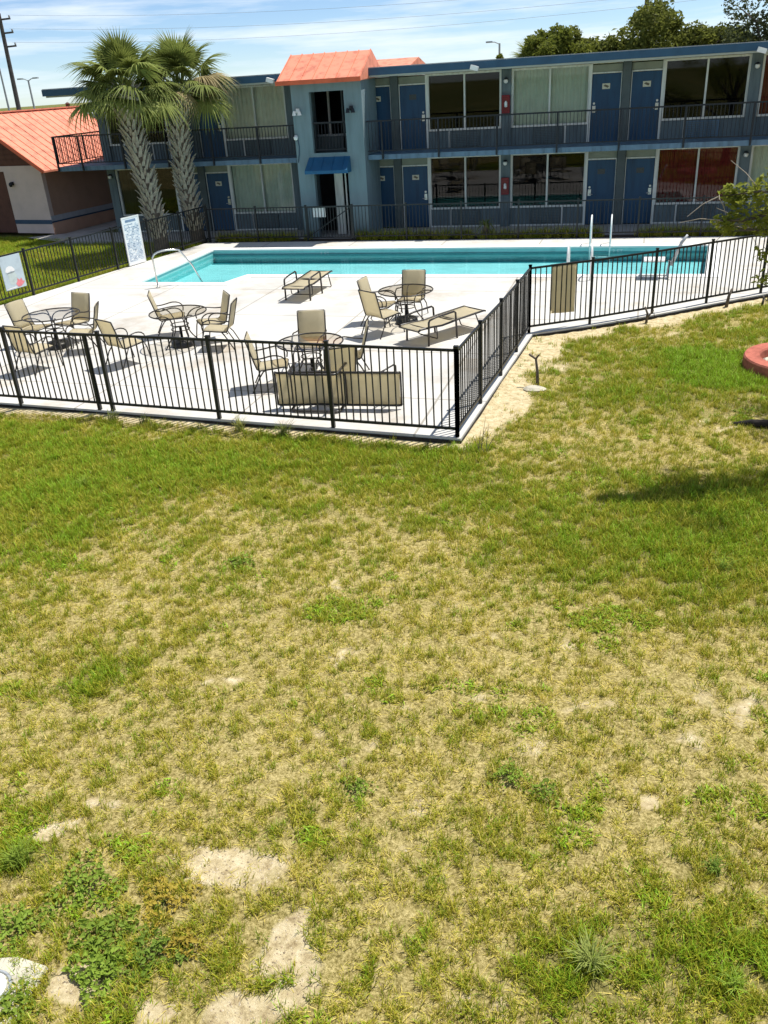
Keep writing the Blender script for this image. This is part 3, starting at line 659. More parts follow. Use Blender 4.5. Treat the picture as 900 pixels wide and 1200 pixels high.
s = MB(); s.beam((-SW/2, -0.43, rg+0.02), (-SW/2, SD+0.41, rg+0.02), 0.22, 0.05); s.build('ridge_cap', M['orange'], shed)
s = MB(); s.lathe([(0.09,0),(0.09,0.12),(0.12,0.13),(0.03,0.19)], (-SW/2, SD-0.2, rg+0.02), 12); s.build('vent', M['gable'], shed)

# ------------------------------------------------------------------ fences
PICK = {}
def picket_mesh(h, r=0.009):
    if (h, r) not in PICK:
        mb = MB(); mb.box((-r, -r, 0), (r, r, h)); PICK[(h, r)] = mb.mesh('picket', M['black'])
    return PICK[(h, r)]
def fence(label, pts, h, posts_t=None, gap=0.118, lift=0.0, pickets=True, cap=True, base=-0.10, railr=0.038, group=None, top_drop=0.0):
    f = empty('pool_fence', label, 'fence', (pts[0][0], pts[0][1], 0), group='black pool fence runs')
    O = Vector((pts[0][0], pts[0][1], 0))
    def post(x, y, hh=h+0.05):
        s = MB(); s.box((-0.028, -0.028, base), (0.028, 0.028, hh)); s.box((-0.034, -0.034, hh), (0.034, 0.034, hh+0.018))
        s.build('post', M['black'], f).location = (x-O.x, y-O.y, 0)
    stuff = MB(); cnt = 0
    for i in range(len(pts)-1):
        a, b = Vector((*pts[i], 0)), Vector((*pts[i+1], 0)); L = (b-a).length; d = (b-a)/L
        if i == 0: post(a.x, a.y)
        post(b.x, b.y)
        for nm, z in (('top_rail', h), ('bottom_rail', 0.13)):
            s = MB(); s.beam(a-O+d*0.03+Vector((0,0,z)), b-O-d*0.03+Vector((0,0,z)), 0.032, railr); s.build(nm, M['black'], f)
        n = max(1, round(L/gap)); ang = math.atan2(d.y, d.x)
        for k in range(1, n):
            p = a+d*(L*k/n)-O
            if pickets: put('picket', picket_mesh(round(h-0.16, 3)), f, (p.x+random.uniform(-.002,.002), p.y, 0.148), (random.uniform(-.004,.004), random.uniform(-.013,.013), ang))
            else: stuff.box((p.x-0.009, p.y-0.009, 0.148), (p.x+0.009, p.y+0.009, h-0.02))
    if not pickets: o = stuff.build('picket_row', M['black'], f); o['kind'] = 'stuff'
    return f
front_pts = [(-12.2,12.18),(-10.23,12.05),(-8.28,11.91),(-6.22,11.77),(-4.20,11.62),CORNER]
ff = fence('black picket pool fence along the near edge of the deck', front_pts, 1.32)
s = MB(); s.box((-0.028,-0.028,-0.1),(0.028,0.028,1.30)); s.build('post', M['black'], ff).location = (-8.55+12.2, 11.93-12.18, 0)
side_pts = [CORNER, (-2.10,12.95), (-1.97,14.4), (-1.87,15.85), FOLD]
fence('black picket pool fence running back from the corner post beside the sandy strip', side_pts, 1.30)
fence('black picket pool fence slanting right past the tan hanging sling', [FOLD]+RIGHT, 1.30)
LP = [LEFT(y) for y in (16.7, 18.45, 20.2, 21.92, 23.6, 25.2, 26.8, 28.3)]
lf = fence('black picket pool fence by the palms and the green side lawn', LP, 1.2)
gate_x = (-10.55, -8.9)
fence('black picket fence at the back between palms and tower entry', [(-14.25,28.32),(-12.4,28.32),(gate_x[0],28.32)], 1.10, pickets=False)
fence('black picket fence at the back right of the tower entry gate', [(gate_x[1],28.32)]+[(gate_x[1]+1.85*i,28.32) for i in range(1,9)], 1.10, pickets=False)
g = empty('pool_gate', 'black metal gate in the back fence before the tower entry', 'gate', (gate_x[0], 28.32, 0))
gw = gate_x[1]-gate_x[0]
s = MB(); s.box((0.03,-0.02,0.08),(0.07,0.02,1.12)); s.box((gw-0.07,-0.02,0.08),(gw-0.03,0.02,1.12)); s.box((0.071,-0.015,1.07),(gw-0.071,0.015,1.12)); s.box((0.071,-0.015,0.08),(gw-0.071,0.015,0.12)); s.beam((0.08,0.02,0.15),(gw-0.08,0.02,1.05),0.02,0.03); s.build('gate_frame', M['black'], g)
for k in range(14): put('picket', picket_mesh(0.948), g, (0.13+k*0.107, 0, 0.121))
s = MB(); s.box((0.25,0.03,0.76),(0.69,0.05,1.06)); tag(s.build('gate_notice', M['whitepl'], None), 'small white notice board behind the back gate pickets', 'sign').location = (gate_x[0], 28.32, 0)

# signs on the left fence
SD_ = Vector((0.187, 1, 0)).normalized(); ANG = math.atan2(SD_.y, SD_.x)
def left_frame(y, name, label):
    p = LEFT(y); return empty(name, label, 'sign', (p[0]+0.045, p[1], 0), ANG)
rs = left_frame(24.02, 'pool_rules_sign', 'tall white pool rules sign with blue print leaning on the left fence')
s = MB(); s.box((0, -0.03, 0.02), (0.80, -0.005, 1.46)); s.build('panel', mat('sign_white', (0.78, 0.82, 0.84), 0.4, 0.03, 4), rs)
s = MB()
for a, b in (((0,-0.036,0.02),(0.04,-0.004,1.46)), ((0.76,-0.036,0.02),(0.80,-0.004,1.46)), ((0.041,-0.036,0.02),(0.759,-0.004,0.06)), ((0.041,-0.036,1.42),(0.759,-0.004,1.46))): s.box(a, b)
s.build('border', M['whitepl'], rs)
INK = mat('sign_ink', (0.18, 0.27, 0.40), 0.6, 0.1, 10); INK2 = mat('sign_ink_pale', (0.45, 0.55, 0.66), 0.6, 0.1, 10)
s = MB(); s.box((0.16,-0.034,1.30),(0.64,-0.031,1.37)); s.build('heading_print', INK, rs)
s = MB(); s2 = MB(); z = 1.24
while z > 0.12:
    x = 0.08
    while x < 0.68:
        w = random.uniform(0.03, 0.12)
        if random.random() < 0.84: (s if random.random() < 0.35 else s2).box((x, -0.0335, z-0.022), (min(x+w, 0.72), -0.031, z))
        x += w+0.018
    z -= 0.045
s.build('print_dark', INK, rs); s2.build('print_pale', INK2, rs)
ps = left_frame(19.28, 'beach_picture_panel', 'pale blue picture panel with white bird and coral shapes on left fence')
s = MB(); s.box((0, -0.03, 0.32), (0.70, -0.008, 1.19)); s.build('panel', mat('panel_pale_blue', (0.48, 0.57, 0.61), 0.4, 0.06, 6), ps)
def blob(pts, dy): 
    mb = MB(); mb.add([(x, dy, z) for x, z in pts], [tuple(range(len(pts)))]); return mb
blob([(0.10,0.80),(0.16,0.90),(0.26,0.93),(0.36,0.90),(0.43,0.82),(0.40,0.77),(0.28,0.79),(0.16,0.76)], -0.032).build('bird_head_shape', M['whitepl'], ps)
blob([(0.16,0.745),(0.40,0.755),(0.46,0.66),(0.42,0.50),(0.30,0.42),(0.18,0.46)], -0.0325).build('bird_body_shape', mat('print_grey_green', (0.50,0.58,0.56), 0.6), ps)
blob([(0.12,0.75),(0.30,0.77),(0.43,0.77),(0.38,0.745),(0.2,0.735)], -0.0335).build('bill_shape', mat('print_grey', (0.25,0.28,0.29), 0.6), ps)
blob([(0.36,0.44),(0.42,0.50),(0.44,0.58),(0.50,0.52),(0.58,0.56),(0.60,0.48),(0.67,0.46),(0.60,0.40),(0.52,0.36),(0.42,0.35)], -0.0335).build('coral_shape', mat('print_coral', (0.72,0.22,0.24), 0.6), ps)
blob([(0.03,0.36),(0.33,0.38),(0.40,0.345),(0.03,0.34)], -0.0328).build('sand_shape', M['whitepl'], ps)

# ------------------------------------------------------------------ patio furniture
def bez(p0, p1, p2, p3, n=8):
    return [tuple((1-t)**3*a+3*(1-t)**2*t*b+3*(1-t)*t*t*c+t**3*d for a, b, c, d in zip(p0, p1, p2, p3)) for t in [i/n for i in range(n+1)]]
def sling_mesh(profile, w, mt, name, th=0.012):
    mb = MB(); n = len(profile); pr = [Vector((0, y, z)) for y, z in profile]
    cols = 5
    for layer in (0, 1):
        for i, p in enumerate(pr):
            t = (pr[min(i+1, n-1)]-pr[max(i-1, 0)]).normalized(); nn = Vector((0, -t.z, t.y))
            for c in range(cols):
                u = c/(cols-1)*2-1; sag = -0.018*(1-u*u)
                q = p + nn*(sag - (th if layer else 0)); mb.v.append((u*w/2, q.y, q.z))
    N = n*cols
    for i in range(n-1):
        for c in range(cols-1):
            a = i*cols+c; mb.f.append((a, a+1, a+cols+1, a+cols)); mb.f.append((N+a, N+a+cols, N+a+cols+1, N+a+1))
    for i in range(n-1):
        a = i*cols; mb.f.append((a, a+cols, N+a+cols, N+a)); a += cols-1; mb.f.append((a, N+a, N+a+cols, a+cols))
    for c in range(cols-1):
        mb.f.append((c, N+c, N+c+1, c+1)); a = (n-1)*cols+c; mb.f.append((a, a+1, N+a+1, N+a))
    return mb
def make_chair():
    t = empty('patio_chair', '', 'chair', group='tan sling patio chairs on the deck')
    sling_mesh([(0.27,0.405),(0.24,0.425),(0.0,0.40),(-0.20,0.385),(-0.235,0.39)], 0.50, M['sling'], 'seat').build('seat', M['sling'], t, True)
    sling_mesh([(-0.235,0.40),(-0.27,0.50),(-0.33,0.72),(-0.385,0.94),(-0.395,0.95)], 0.50, M['sling'], 'backrest').build('backrest', M['sling'], t, True)
    for sx in (-1, 1):
        x = sx*0.262
        s = MB(); s.tube([(x,0.28,0.40),(x,0.24,0.425),(x,0.0,0.40),(x,-0.20,0.385),(x,-0.245,0.42),(x,-0.27,0.50),(x,-0.33,0.72),(x,-0.395,0.955)], 0.014, 6); s.build('side_rail', M['bronze'], t, True)
        xa = sx*0.30
        s = MB(); s.tube(bez((xa,0.26,0.44),(xa,0.33,0.62),(xa,0.14,0.68),(xa,-0.02,0.64),6)[:-1]+bez((xa,-0.02,0.64),(xa,-0.14,0.61),(xa,-0.22,0.60),(x,-0.30,0.61),5), 0.013, 6); s.build('armrest', M['bronze'], t, True)
        s = MB(); s.tube([(x,0.25,0.42),(xa,0.28,0.30),(xa,0.33,0.0)], 0.013, 6); s.build('leg', M['bronze'], t, True)
        s = MB(); s.tube([(x,-0.12,0.39),(xa,-0.22,0.26),(xa,-0.36,0.0)], 0.013, 6); s.build('leg', M['bronze'], t, True)
    s = MB(); s.tube([(-0.262,-0.395,0.955),(0.262,-0.395,0.955)], 0.013, 6); s.tube([(-0.262,0.28,0.40),(0.262,0.28,0.40)], 0.013, 6); s.tube([(-0.262,-0.12,0.37),(0.262,-0.12,0.37)], 0.012, 6); s.build('cross_bar', M['bronze'], t, True)
    return t
def make_table():
    t = empty('patio_table', '', 'table', group='round glass patio tables')
    s = MB(); s.add([(0.58*math.cos(2*math.pi*i/40), 0.58*math.sin(2*math.pi*i/40), 0.716) for i in range(40)], [tuple(range(40))]); s.build('glass_top', M['tglass'], t)
    s = MB(); s.tube([(0.59*math.cos(a), 0.59*math.sin(a), 0.715) for a in [2*math.pi*i/40 for i in range(41)]], 0.014, 6); s.build('rim', M['bronze'], t, True)
    for k in range(4):
        a = math.pi/4+k*math.pi/2; ca, sa = math.cos(a), math.sin(a)
        pr = bez((0.20,0,0.70),(0.42,0,0.74),(0.50,0,0.66),(0.40,0,0.58),5)[:0]+bez((0.56,0,0.70),(0.40,0,0.74),(0.14,0,0.66),(0.18,0,0.40),7)+bez((0.18,0,0.40),(0.20,0,0.22),(0.34,0,0.12),(0.44,0,0.0),6)[1:]
        s = MB(); s.tube([(r*ca, r*sa, z) for r, _, z in pr], 0.013, 6); s.build('leg', M['bronze'], t, True)
    for z, r in ((0.46, 0.185), (0.36, 0.19)):
        s = MB(); s.tube([(r*math.cos(a), r*math.sin(a), z) for a in [2*math.pi*i/24 for i in range(25)]], 0.010, 6); s.build('ring', M['bronze'], t, True)
    return t
def make_base():
    t = empty('umbrella_base', '', 'umbrella base', group='black umbrella bases under the tables')
    s = MB(); s.lathe([(0.24,0),(0.25,0.03),(0.235,0.10),(0.20,0.13),(0.06,0.145),(0.05,0.17)], n=24); s.build('weight', M['black'], t, True)
    s = MB(); s.lathe([(0.03,0.14),(0.03,0.40),(0.034,0.40),(0.034,0.42)], n=14); s.build('socket', M['black'], t, True)
    for k in range(6):
        a = k*math.pi/3; s = MB(); s.beam((0.05*math.cos(a),0.05*math.sin(a),0.15),(0.22*math.cos(a),0.22*math.sin(a),0.115),0.03,0.02); s.build('rib', M['black'], t)
    return t
def make_lounge():
    t = empty('chaise_lounge', '', 'lounge chair', group='tan sling chaise lounges')
    sling_mesh([(-0.62,0.33),(-0.58,0.36),(-0.3,0.355),(0.0,0.33),(0.22,0.345),(0.42,0.365)], 0.56, M['sling'], 'seat').build('seat', M['sling'], t, True)
    sling_mesh([(0.44,0.365),(0.7,0.375),(1.0,0.39),(1.20,0.395),(1.23,0.375)], 0.56, M['sling'], 'backrest').build('backrest', M['sling'], t, True)
    for sx in (-1, 1):
        x, xa = sx*0.295, sx*0.335
        s = MB(); s.tube([(x,-0.63,0.33),(x,-0.58,0.36),(x,-0.3,0.355),(x,0.0,0.33),(x,0.22,0.345),(x,0.42,0.365),(x,0.7,0.375),(x,1.2,0.395),(x,1.24,0.38)], 0.021, 6); s.build('side_rail', M['bronze'], t, True)
        s = MB(); s.tube([(xa,-0.40,0),(xa,-0.385,0.47),(xa,-0.36,0.51),(xa,-0.2,0.54),(xa,0.30,0.56),(xa,0.345,0.53),(xa,0.38,0)], 0.022, 6); s.build('arm_loop', M['bronze'], t, True)
    s = MB(); s.tube([(-0.295,0.95,0.38),(-0.30,1.10,0.03),(-0.27,1.12,0.0),(0.27,1.12,0.0),(0.30,1.10,0.03),(0.295,0.95,0.38)], 0.014, 6); s.build('leg', M['bronze'], t, True)
    s = MB(); s.tube([(-0.30,-0.15,0.34),(-0.29,-0.12,0.10),(-0.26,-0.10,0.08),(0.26,-0.10,0.08),(0.29,-0.12,0.10),(0.30,-0.15,0.34)], 0.013, 6); s.build('stretcher', M['bronze'], t, True)
    s = MB()
    for y, z in ((-0.63,0.33),(0.43,0.352),(1.24,0.38)): s.tube([(-0.295,y,z),(0.295,y,z)], 0.014, 6)
    for y, z in ((-0.39,0.345),(0.36,0.35)): s.tube([(-0.335,y,z),(0.335,y,z)], 0.012, 6)
    s.build('cross_bar', M['bronze'], t, True)
    return t
chair0, table0, base0, lounge0 = make_chair(), make_table(), make_base(), make_lounge()
index_kids()
CHAIRS = [  # back-top x,y, facing dir, label
 (-12.72,15.56,(1,-.12),'tan sling chair left of the leftmost glass table, facing right'),
 (-11.30,13.60,(.25,.97),'tan sling chair at left frame edge close behind the front fence, back to camera'),
 (-11.59,16.38,(-.2,-.98),'tan sling chair on the far side of the leftmost glass table'),
 (-10.57,15.40,(-.9,-.4),'tan sling chair on the right side of the leftmost glass table'),
 (-9.62,14.12,(.42,.91),'tan sling chair standing alone between the two left tables, close to fence'),
 (-9.91,16.41,(.86,.42),'tan sling chair seen edge-on left of the amber glass table with two chairs opposite'),
 (-8.10,16.48,(-.78,-.62),'tan sling chair right of the second table, the farther of the pair'),
 (-7.61,15.77,(-.97,-.2),'tan sling chair right of the second table, the nearer of the pair'),
 (-6.27,13.28,(.95,.32),'tan sling chair left of the glass table behind the overturned lounger'),
 (-5.69,15.05,(.2,-.98),'tan sling chair facing camera behind the table nearest the fence'),
 (-4.36,12.69,(-.5,.87),'tan sling chair with back to camera just behind the overturned lounger'),
 (-4.32,14.22,(-.96,-.28),'tan sling chair seen edge-on right of the table nearest the fence'),
 (-5.49,17.84,(.98,-.1),'tan sling chair at farthest table, left and farther of two on that side'),
 (-5.03,16.64,(.54,.84),'tan sling chair at farthest table, nearer one with rear to camera'),
 (-4.53,18.72,(.02,-1),'tan sling chair facing camera behind the farthest table by the pool edge')]
for i, (x, y, d, lab) in enumerate(CHAIRS):
    o = chair0 if i == 0 else copy_tree(chair0)
    dv = Vector((*d, 0)).normalized(); o.location = (x+dv.x*0.39, y+dv.y*0.39, 0.002); o.rotation_euler = (0, 0, math.atan2(dv.y, dv.x)-math.pi/2); o['label'] = lab
TABLES = [(-11.76,15.44,'leftmost'),(-8.92,15.77,'second'),(-5.29,13.80,'nearest'),(-4.51,17.81,'farthest')]
TL = ['round glass patio table farthest left with chairs on all sides','round amber glass patio table below the pool handrail, second from left','round glass patio table behind the overturned lounger near the front fence','round glass patio table closest to the pool edge, beside a lounger']
BL = ['black umbrella base under the leftmost glass table','black umbrella base under the second table from the left','black umbrella base under the table behind the overturned lounger','black umbrella base under the table closest to the pool']
for i, (x, y, _) in enumerate(TABLES):
    o = table0 if i == 0 else copy_tree(table0); o.location = (x, y, 0.002); o.rotation_euler = (0, 0, 0.3*i); o['label'] = TL[i]
    b = base0 if i == 0 else copy_tree(base0); b.location = (x, y, 0.002); b['label'] = BL[i]
L = [lounge0, copy_tree(lounge0), copy_tree(lounge0)]
def aim(o, x, y, d, lab):
    o.location = (x, y, 0.002); o.rotation_euler = (0, 0, math.atan2(d[1], d[0])-math.pi/2); o['label'] = lab
aim(L[0], -7.77, 20.2, (0.06, 1), 'tan chaise lounge standing alone near the pool edge')
aim(L[1], -3.68, 16.6, (0.58, 0.81), 'tan chaise lounge beside the farthest table near the fence corner')
# the third lies on its side along the front fence, sling towards the fence
o = L[2]; o['label'] = 'overturned tan chaise lounge lying on its side behind the front fence'
dv = Vector((2.14, 0.25, 0)).normalized()
# local y -> along dv ; local x -> up ; local z -> towards camera
ex = Vector((0, 0, -1)); ey = dv; ez = ex.cross(ey)
mw = Matrix((ex, ey, ez)).transposed().to_4x4()
mw = Matrix.Translation(Vector((-4.75, 12.80, 0.345))) @ mw @ Matrix.Diagonal((0.94, 1.12, 1.12, 1))
o.matrix_world = mw
# tan sling panel hanging inside the right fence
d = (Vector((*RIGHT[0], 0))-Vector((*FOLD, 0))).normalized(); nrm = Vector((-d.y, d.x, 0))
p0 = Vector((*FOLD, 0))+d*0.50+nrm*0.06
hs = empty('hanging_sling', 'tan fabric sling panel hanging on the inside of the right fence', 'sling panel', tuple(p0), math.atan2(d.y, d.x))
mb = MB(); cols, rows = 9, 9
for j in range(rows):
    for i in range(cols):
        u, v = i/(cols-1), j/(rows-1); mb.v.append((u*0.56+0.012*v, 0.03*v+0.010*math.sin(u*9)*v, 1.29-0.98*v-0.03*u*v))
for j in range(rows-1):
    for i in range(cols-1):
        a = j*cols+i; mb.f.append((a, a+cols, a+cols+1, a+1))
so = mb.build('fabric', M['sling'], hs, True); md = so.modifiers.new('thick', 'SOLIDIFY'); md.thickness = 0.008
s = MB(); s.tube([(-0.01,0.0,1.30),(0.58,0.0,1.30)], 0.014, 6); s.build('hem_rod', M['bronze'], hs, True)

# ------------------------------------------------------------------ pool fittings
def ladder(x, y, sgn, label, toe):
    l = empty('pool_ladder', label, 'ladder', (x, y, 0), group='white pool ladders')
    for dx in (-0.29, 0.29):
        s = MB(); s.tube([(dx, sgn*0.62, 0.0), (dx, sgn*0.60, 0.55)]+bez((dx, sgn*0.60, 0.6), (dx, sgn*0.55, 0.94), (dx, sgn*0.05, 0.94), (dx, -sgn*0.10, 0.55), 8)+[(dx, -sgn*0.13, 0.0), (dx, -sgn*0.14, -0.41)], 0.021, 8); s.build('grab_rail', M['whitepl'], l, True)
    for k in range(1):
        s = MB(); s.box((-0.27, -sgn*0.19, -0.30), (0.27, -sgn*0.10, -0.27)); s.build('tread', M['whitepl'], l)
ladder(-0.72, 26.72, 1, 'white pool ladder on the far edge below the blue doors', 0)
ladder(-1.08, 22.72, -1, 'white pool ladder on the near edge behind the right fence', 0)
h = empty('pool_handrail', 'stainless steel handrail at the left pool steps', 'handrail', (-12.43, 21.14, 0))
s = MB(); s.tube([(0,0,0),(-0.02,0.0,0.80)]+bez((-0.02,0,0.82),(0.02,0.06,1.0),(0.3,0.32,0.98),(0.52,0.55,0.92),6)+[(0.72,0.80,0.45),(0.95,1.05,-0.35),(1.02,1.15,-0.7)], 0.024, 8); s.build('rail', M['steel'], h, True)
s = MB(); s.lathe([(0.06,0.002),(0.06,0.02),(0.03,0.03)], n=14); s.build('floor_flange', M['steel'], h)
pl = empty('pool_lift', 'white pool lift seat on frame at the near pool edge behind right fence', 'pool lift', (0.72, 22.30, 0))
s = MB(); s.box((-0.34,-0.08,0.0),(0.38,-0.05,0.04)); s.box((-0.34,0.25,0.0),(0.38,0.28,0.04)); s.box((-0.30,-0.049,0.0),(-0.27,0.249,0.04)); s.build('base', M['galv'], pl)
s = MB()
for x in (-0.30, 0.34):
    s.tube([(x,-0.05,0.05),(x+0.03,0.12,0.42)], 0.018, 6); s.tube([(x,0.26,0.05),(x+0.03,0.12,0.42)], 0.018, 6)
s.build('frame', M['galv'], pl)
s = MB(); s.box((-0.24,-0.10,0.42),(0.28,0.34,0.47)); s.build('seat', M['whitepl'], pl, bevel=0.015)
s = MB(); s.tube([(0.42,0.12,0.30),(0.62,0.12,0.85),(0.74,0.14,1.02)], [0.045,0.04,0.03], 8); s.tube([(0.36,0.12,0.42),(0.42,0.12,0.30)], 0.03, 8); s.build('arm', M['galv'], pl, True)

# ------------------------------------------------------------------ palms
def frond_mesh(seed, droop, length=1.0, green=True):
    r = random.Random(seed); mb = MB()
    # petiole along +x then fan
    pet = 0.86*length
    mb.tube([(0,0,0),(pet*0.5,0,0.03),(pet,0,0)], [0.022,0.016,0.012], 5)
    ns = 34; c = Vector((pet, 0, 0))
    for i in range(ns):
        a = (i/(ns-1)-0.5)*R(250)+r.uniform(-.03,.03); ln = length*(0.86-0.14*abs(i/(ns-1)-0.5)*2)*r.uniform(.9,1.06)
        d = Vector((math.cos(a), math.sin(a), 0)); sd = Vector((-d.y, d.x, 0)); n = 6
        fold = 0.10*(1 if i % 2 else -1); base = len(mb.v)
        curl = droop*r.uniform(.75,1.35)
        for k in range(n+1):
            t = k/n; wd = 0.034*(1-t**1.6)*(0.35+2.2*t*(1-t)+0.35*(1-t))+0.002
            q = c+Vector((0.10*math.cos(a)*1,0,0))*0+d*(ln*(t-0.10*curl*t*t)); z = -0.16*t*(1-t)*0+0.12*t-curl*0.62*t**2.4*ln - 0.20*abs(math.sin(a))*t*0.6
            lift = -0.10*(1-abs(a)/R(125))*t
            p = q+Vector((0,0,z+lift)); mb.v.append(tuple(p-sd*wd)); mb.v.append(tuple(p+Vector((0,0,wd*0.55)))); mb.v.append(tuple(p+sd*wd))
        for k in range(n):
            b = base+3*k; mb.f.append((b,b+1,b+4,b+3)); mb.f.append((b+1,b+2,b+5,b+4))
    return mb
def leaf_mat(name, c_lo, c_hi, trans=0.3):
    mt = bpy.data.materials.new(name); mt.use_nodes = True
    n, l = mt.node_tree.nodes, mt.node_tree.links; b = n['Principled BSDF']
    b.inputs['Roughness'].default_value = 0.55; b.inputs['Specular IOR Level'].default_value = 0.12
    oi = n.new('ShaderNodeObjectInfo'); t = n.new('ShaderNodeTexCoord'); z = n.new('ShaderNodeTexNoise'); z.inputs['Scale'].default_value = 3.0; z.inputs['Detail'].default_value = 3
    l.new(t.outputs['Object'], z.inputs['Vector'])
    ad = n.new('ShaderNodeMath'); ad.operation = 'MULTIPLY_ADD'; ad.inputs[1].default_value = 0.45
    sb = n.new('ShaderNodeMath'); sb.operation = 'MULTIPLY_ADD'; sb.inputs[1].default_value = 1.1; sb.inputs[2].default_value = -0.25
    l.new(oi.outputs['Random'], ad.inputs[0]); l.new(z.outputs['Fac'], sb.inputs[0]); l.new(sb.outputs[0], ad.inputs[2])
    m_ = n.new('ShaderNodeMix'); m_.data_type = 'RGBA'; m_.inputs['A'].default_value = (*c_lo, 1); m_.inputs['B'].default_value = (*c_hi, 1)
    l.new(ad.outputs[0], m_.inputs['Factor']); l.new(m_.outputs['Result'], b.inputs['Base Color'])
    tl = n.new('ShaderNodeBsdfTranslucent'); l.new(m_.outputs['Result'], tl.inputs[0]); mxs = n.new('ShaderNodeMixShader'); mxs.inputs[0].default_value = trans
    out = n['Material Output']; l.new(b.outputs[0], mxs.inputs[1]); l.new(tl.outputs[0], mxs.inputs[2]); l.new(mxs.outputs[0], out.inputs[0]); return mt
M['frond'] = leaf_mat('palm_green', (0.095, 0.125, 0.028), (0.32, 0.36, 0.095))
M['frond_old'] = leaf_mat('palm_dry', (0.26, 0.20, 0.08), (0.46, 0.38, 0.20))
FR = [frond_mesh(1,.45).mesh('frond', M['frond']), frond_mesh(2,.6).mesh('frond', M['frond']), frond_mesh(3,.9).mesh('frond', M['frond']), frond_mesh(4,1.25).mesh('frond', M['frond_old']), frond_mesh(5,.75).mesh('frond', M['frond'])]
bt = MB()
bt.add([(-0.10,0.0,0.0),(0.10,0.0,0.0),(0.075,0.045,0.14),(-0.075,0.045,0.14),(0.045,0.12,0.30),(-0.045,0.12,0.30),(0.03,0.17,0.38),(-0.03,0.17,0.38),
        (-0.09,-0.04,0.0),(0.09,-0.04,0.0),(0.04,0.08,0.29),(-0.04,0.08,0.29),(0.02,0.145,0.375),(-0.02,0.145,0.375)],
       [(0,1,2,3),(3,2,4,5),(5,4,6,7),(9,8,11,10),(10,11,13,12),(6,12,13,7),(0,3,5,11,8),(1,9,10,4,2),(5,7,13,11),(4,10,12,6)])
BOOT = bt.mesh('leaf_base', M['boot'])
def sabal(base, path, label, crown_r, nf, seed, low_z=1.0, dry_side=None):
    r = random.Random(seed)
    t = empty('palm_tree', label, 'palm tree', tuple(base), group='cabbage palms by the left fence')
    pts = [Vector(p)-Vector(base) for p in path]; H_ = pts[-1].z
    def at(z):
        for a, b in zip(pts, pts[1:]):
            if z <= b.z: k = (z-a.z)/(b.z-a.z); return a.lerp(b, k)
        return pts[-1]
    s = MB(); zs = [i*H_/14 for i in range(15)]; s.tube([at(z) for z in zs], [0.30 if z < .3 else 0.25 for z in zs], 14); s.build('trunk', M['ptrunk'], t, True)
    rows = int((H_-0.35)/0.135)
    for j in range(rows):
        z = 0.45+j*0.135; n = 8
        if z < low_z and r.random() < 0.4: continue
        for k in range(n):
            if r.random() < 0.06: continue
            a = 2*math.pi*(k+0.5*(j % 2))/n+r.uniform(-.08,.08); c = at(z); rad = 0.215
            sc = r.uniform(.85,1.15)*(1.0 if z < H_-0.9 else 1.25)
            o = put('leaf_base', BOOT, t, (c.x+rad*math.cos(a), c.y+rad*math.sin(a), z-0.12), (R(r.uniform(-10,8)), r.uniform(-.12,.12), a-math.pi/2)); o.scale = (sc*0.8, sc*1.25, sc*1.0)
    top = at(H_)
    for i in range(nf):
        f = i/(nf-1); el = R(84)-f*R(102)+R(r.uniform(-15,15)); az = i*2.39996+r.uniform(-.25,.25)
        old = (dry_side is not None and f > 0.55 and abs((az-dry_side+math.pi) % (2*math.pi)-math.pi) < 0.7 and r.random() < 0.75)
        me_ = FR[3] if old else (FR[0] if f < .3 else (FR[1] if f < .5 else (FR[2] if r.random() < .6 else FR[4])))
        o = put('frond', me_, t, (top.x+0.10*math.cos(az), top.y+0.10*math.sin(az), top.z-0.15+0.35*(1-f)))
        sc = crown_r*r.uniform(.8,1.1)*(0.80+0.30*f)
        o.rotation_euler = (Matrix.Rotation(az, 3, 'Z') @ Matrix.Rotation(-el, 3, 'Y') @ Matrix.Rotation(R(r.uniform(-18,18)), 3, 'X')).to_euler(); o.scale = (sc, sc, sc)
    return t
sabal((-15.30,26.75,-0.12), [(-15.30,26.75,-0.12),(-15.42,26.75,1.5),(-15.62,26.75,3.1),(-15.72,26.75,4.2),(-15.66,26.75,4.95)], 'left cabbage palm with leaning boot-covered trunk behind the pool fence', 1.13, 48, 3)
sabal((-14.80,28.55,-0.12), [(-14.80,28.55,-0.12),(-15.0,28.55,1.6),(-14.98,28.55,3.5),(-14.80,28.55,4.4),(-14.62,28.55,4.95)], 'right cabbage palm with yellowing fronds on its right side', 1.10, 48, 8, dry_side=-0.5)

# ------------------------------------------------------------------ leafy trees
def leaf_cloud(pts, size, r, ratio=0.5, up=0.25):
    n = len(pts); P_ = np.asarray(pts, float)
    th = r.uniform(0, 2*np.pi, n); nz_ = r.normal(0, 1, (n, 3)); nz_[:, 2] = np.abs(nz_[:, 2])*0.8+up; nz_ /= np.linalg.norm(nz_, axis=1)[:, None]
    a = np.stack([np.cos(th), np.sin(th), r.uniform(-.6,.3,n)], 1); a -= (a*nz_).sum(1)[:, None]*nz_; a /= np.linalg.norm(a, axis=1)[:, None]; b = np.cross(nz_, a)
    s = size*r.uniform(.6, 1.3, n)[:, None]
    v = np.stack([P_-a*s*.5, P_+b*s*ratio*.5+nz_*s*.06, P_+a*s*.5-nz_*s*.1, P_-b*s*ratio*.5+nz_*s*.06], 1).reshape(-1, 3)
    f = np.arange(n*4).reshape(n, 4)
    return v, f
def mesh_np(name, v, f, mt):
    me_ = bpy.data.meshes.new(name); me_.from_pydata(v.tolist(), [], f.tolist()); me_.update(); me_.materials.append(mt); return me_
M['leaf_oak'] = leaf_mat('oak_leaves', (0.05, 0.065, 0.016), (0.25, 0.27, 0.055), 0.45)
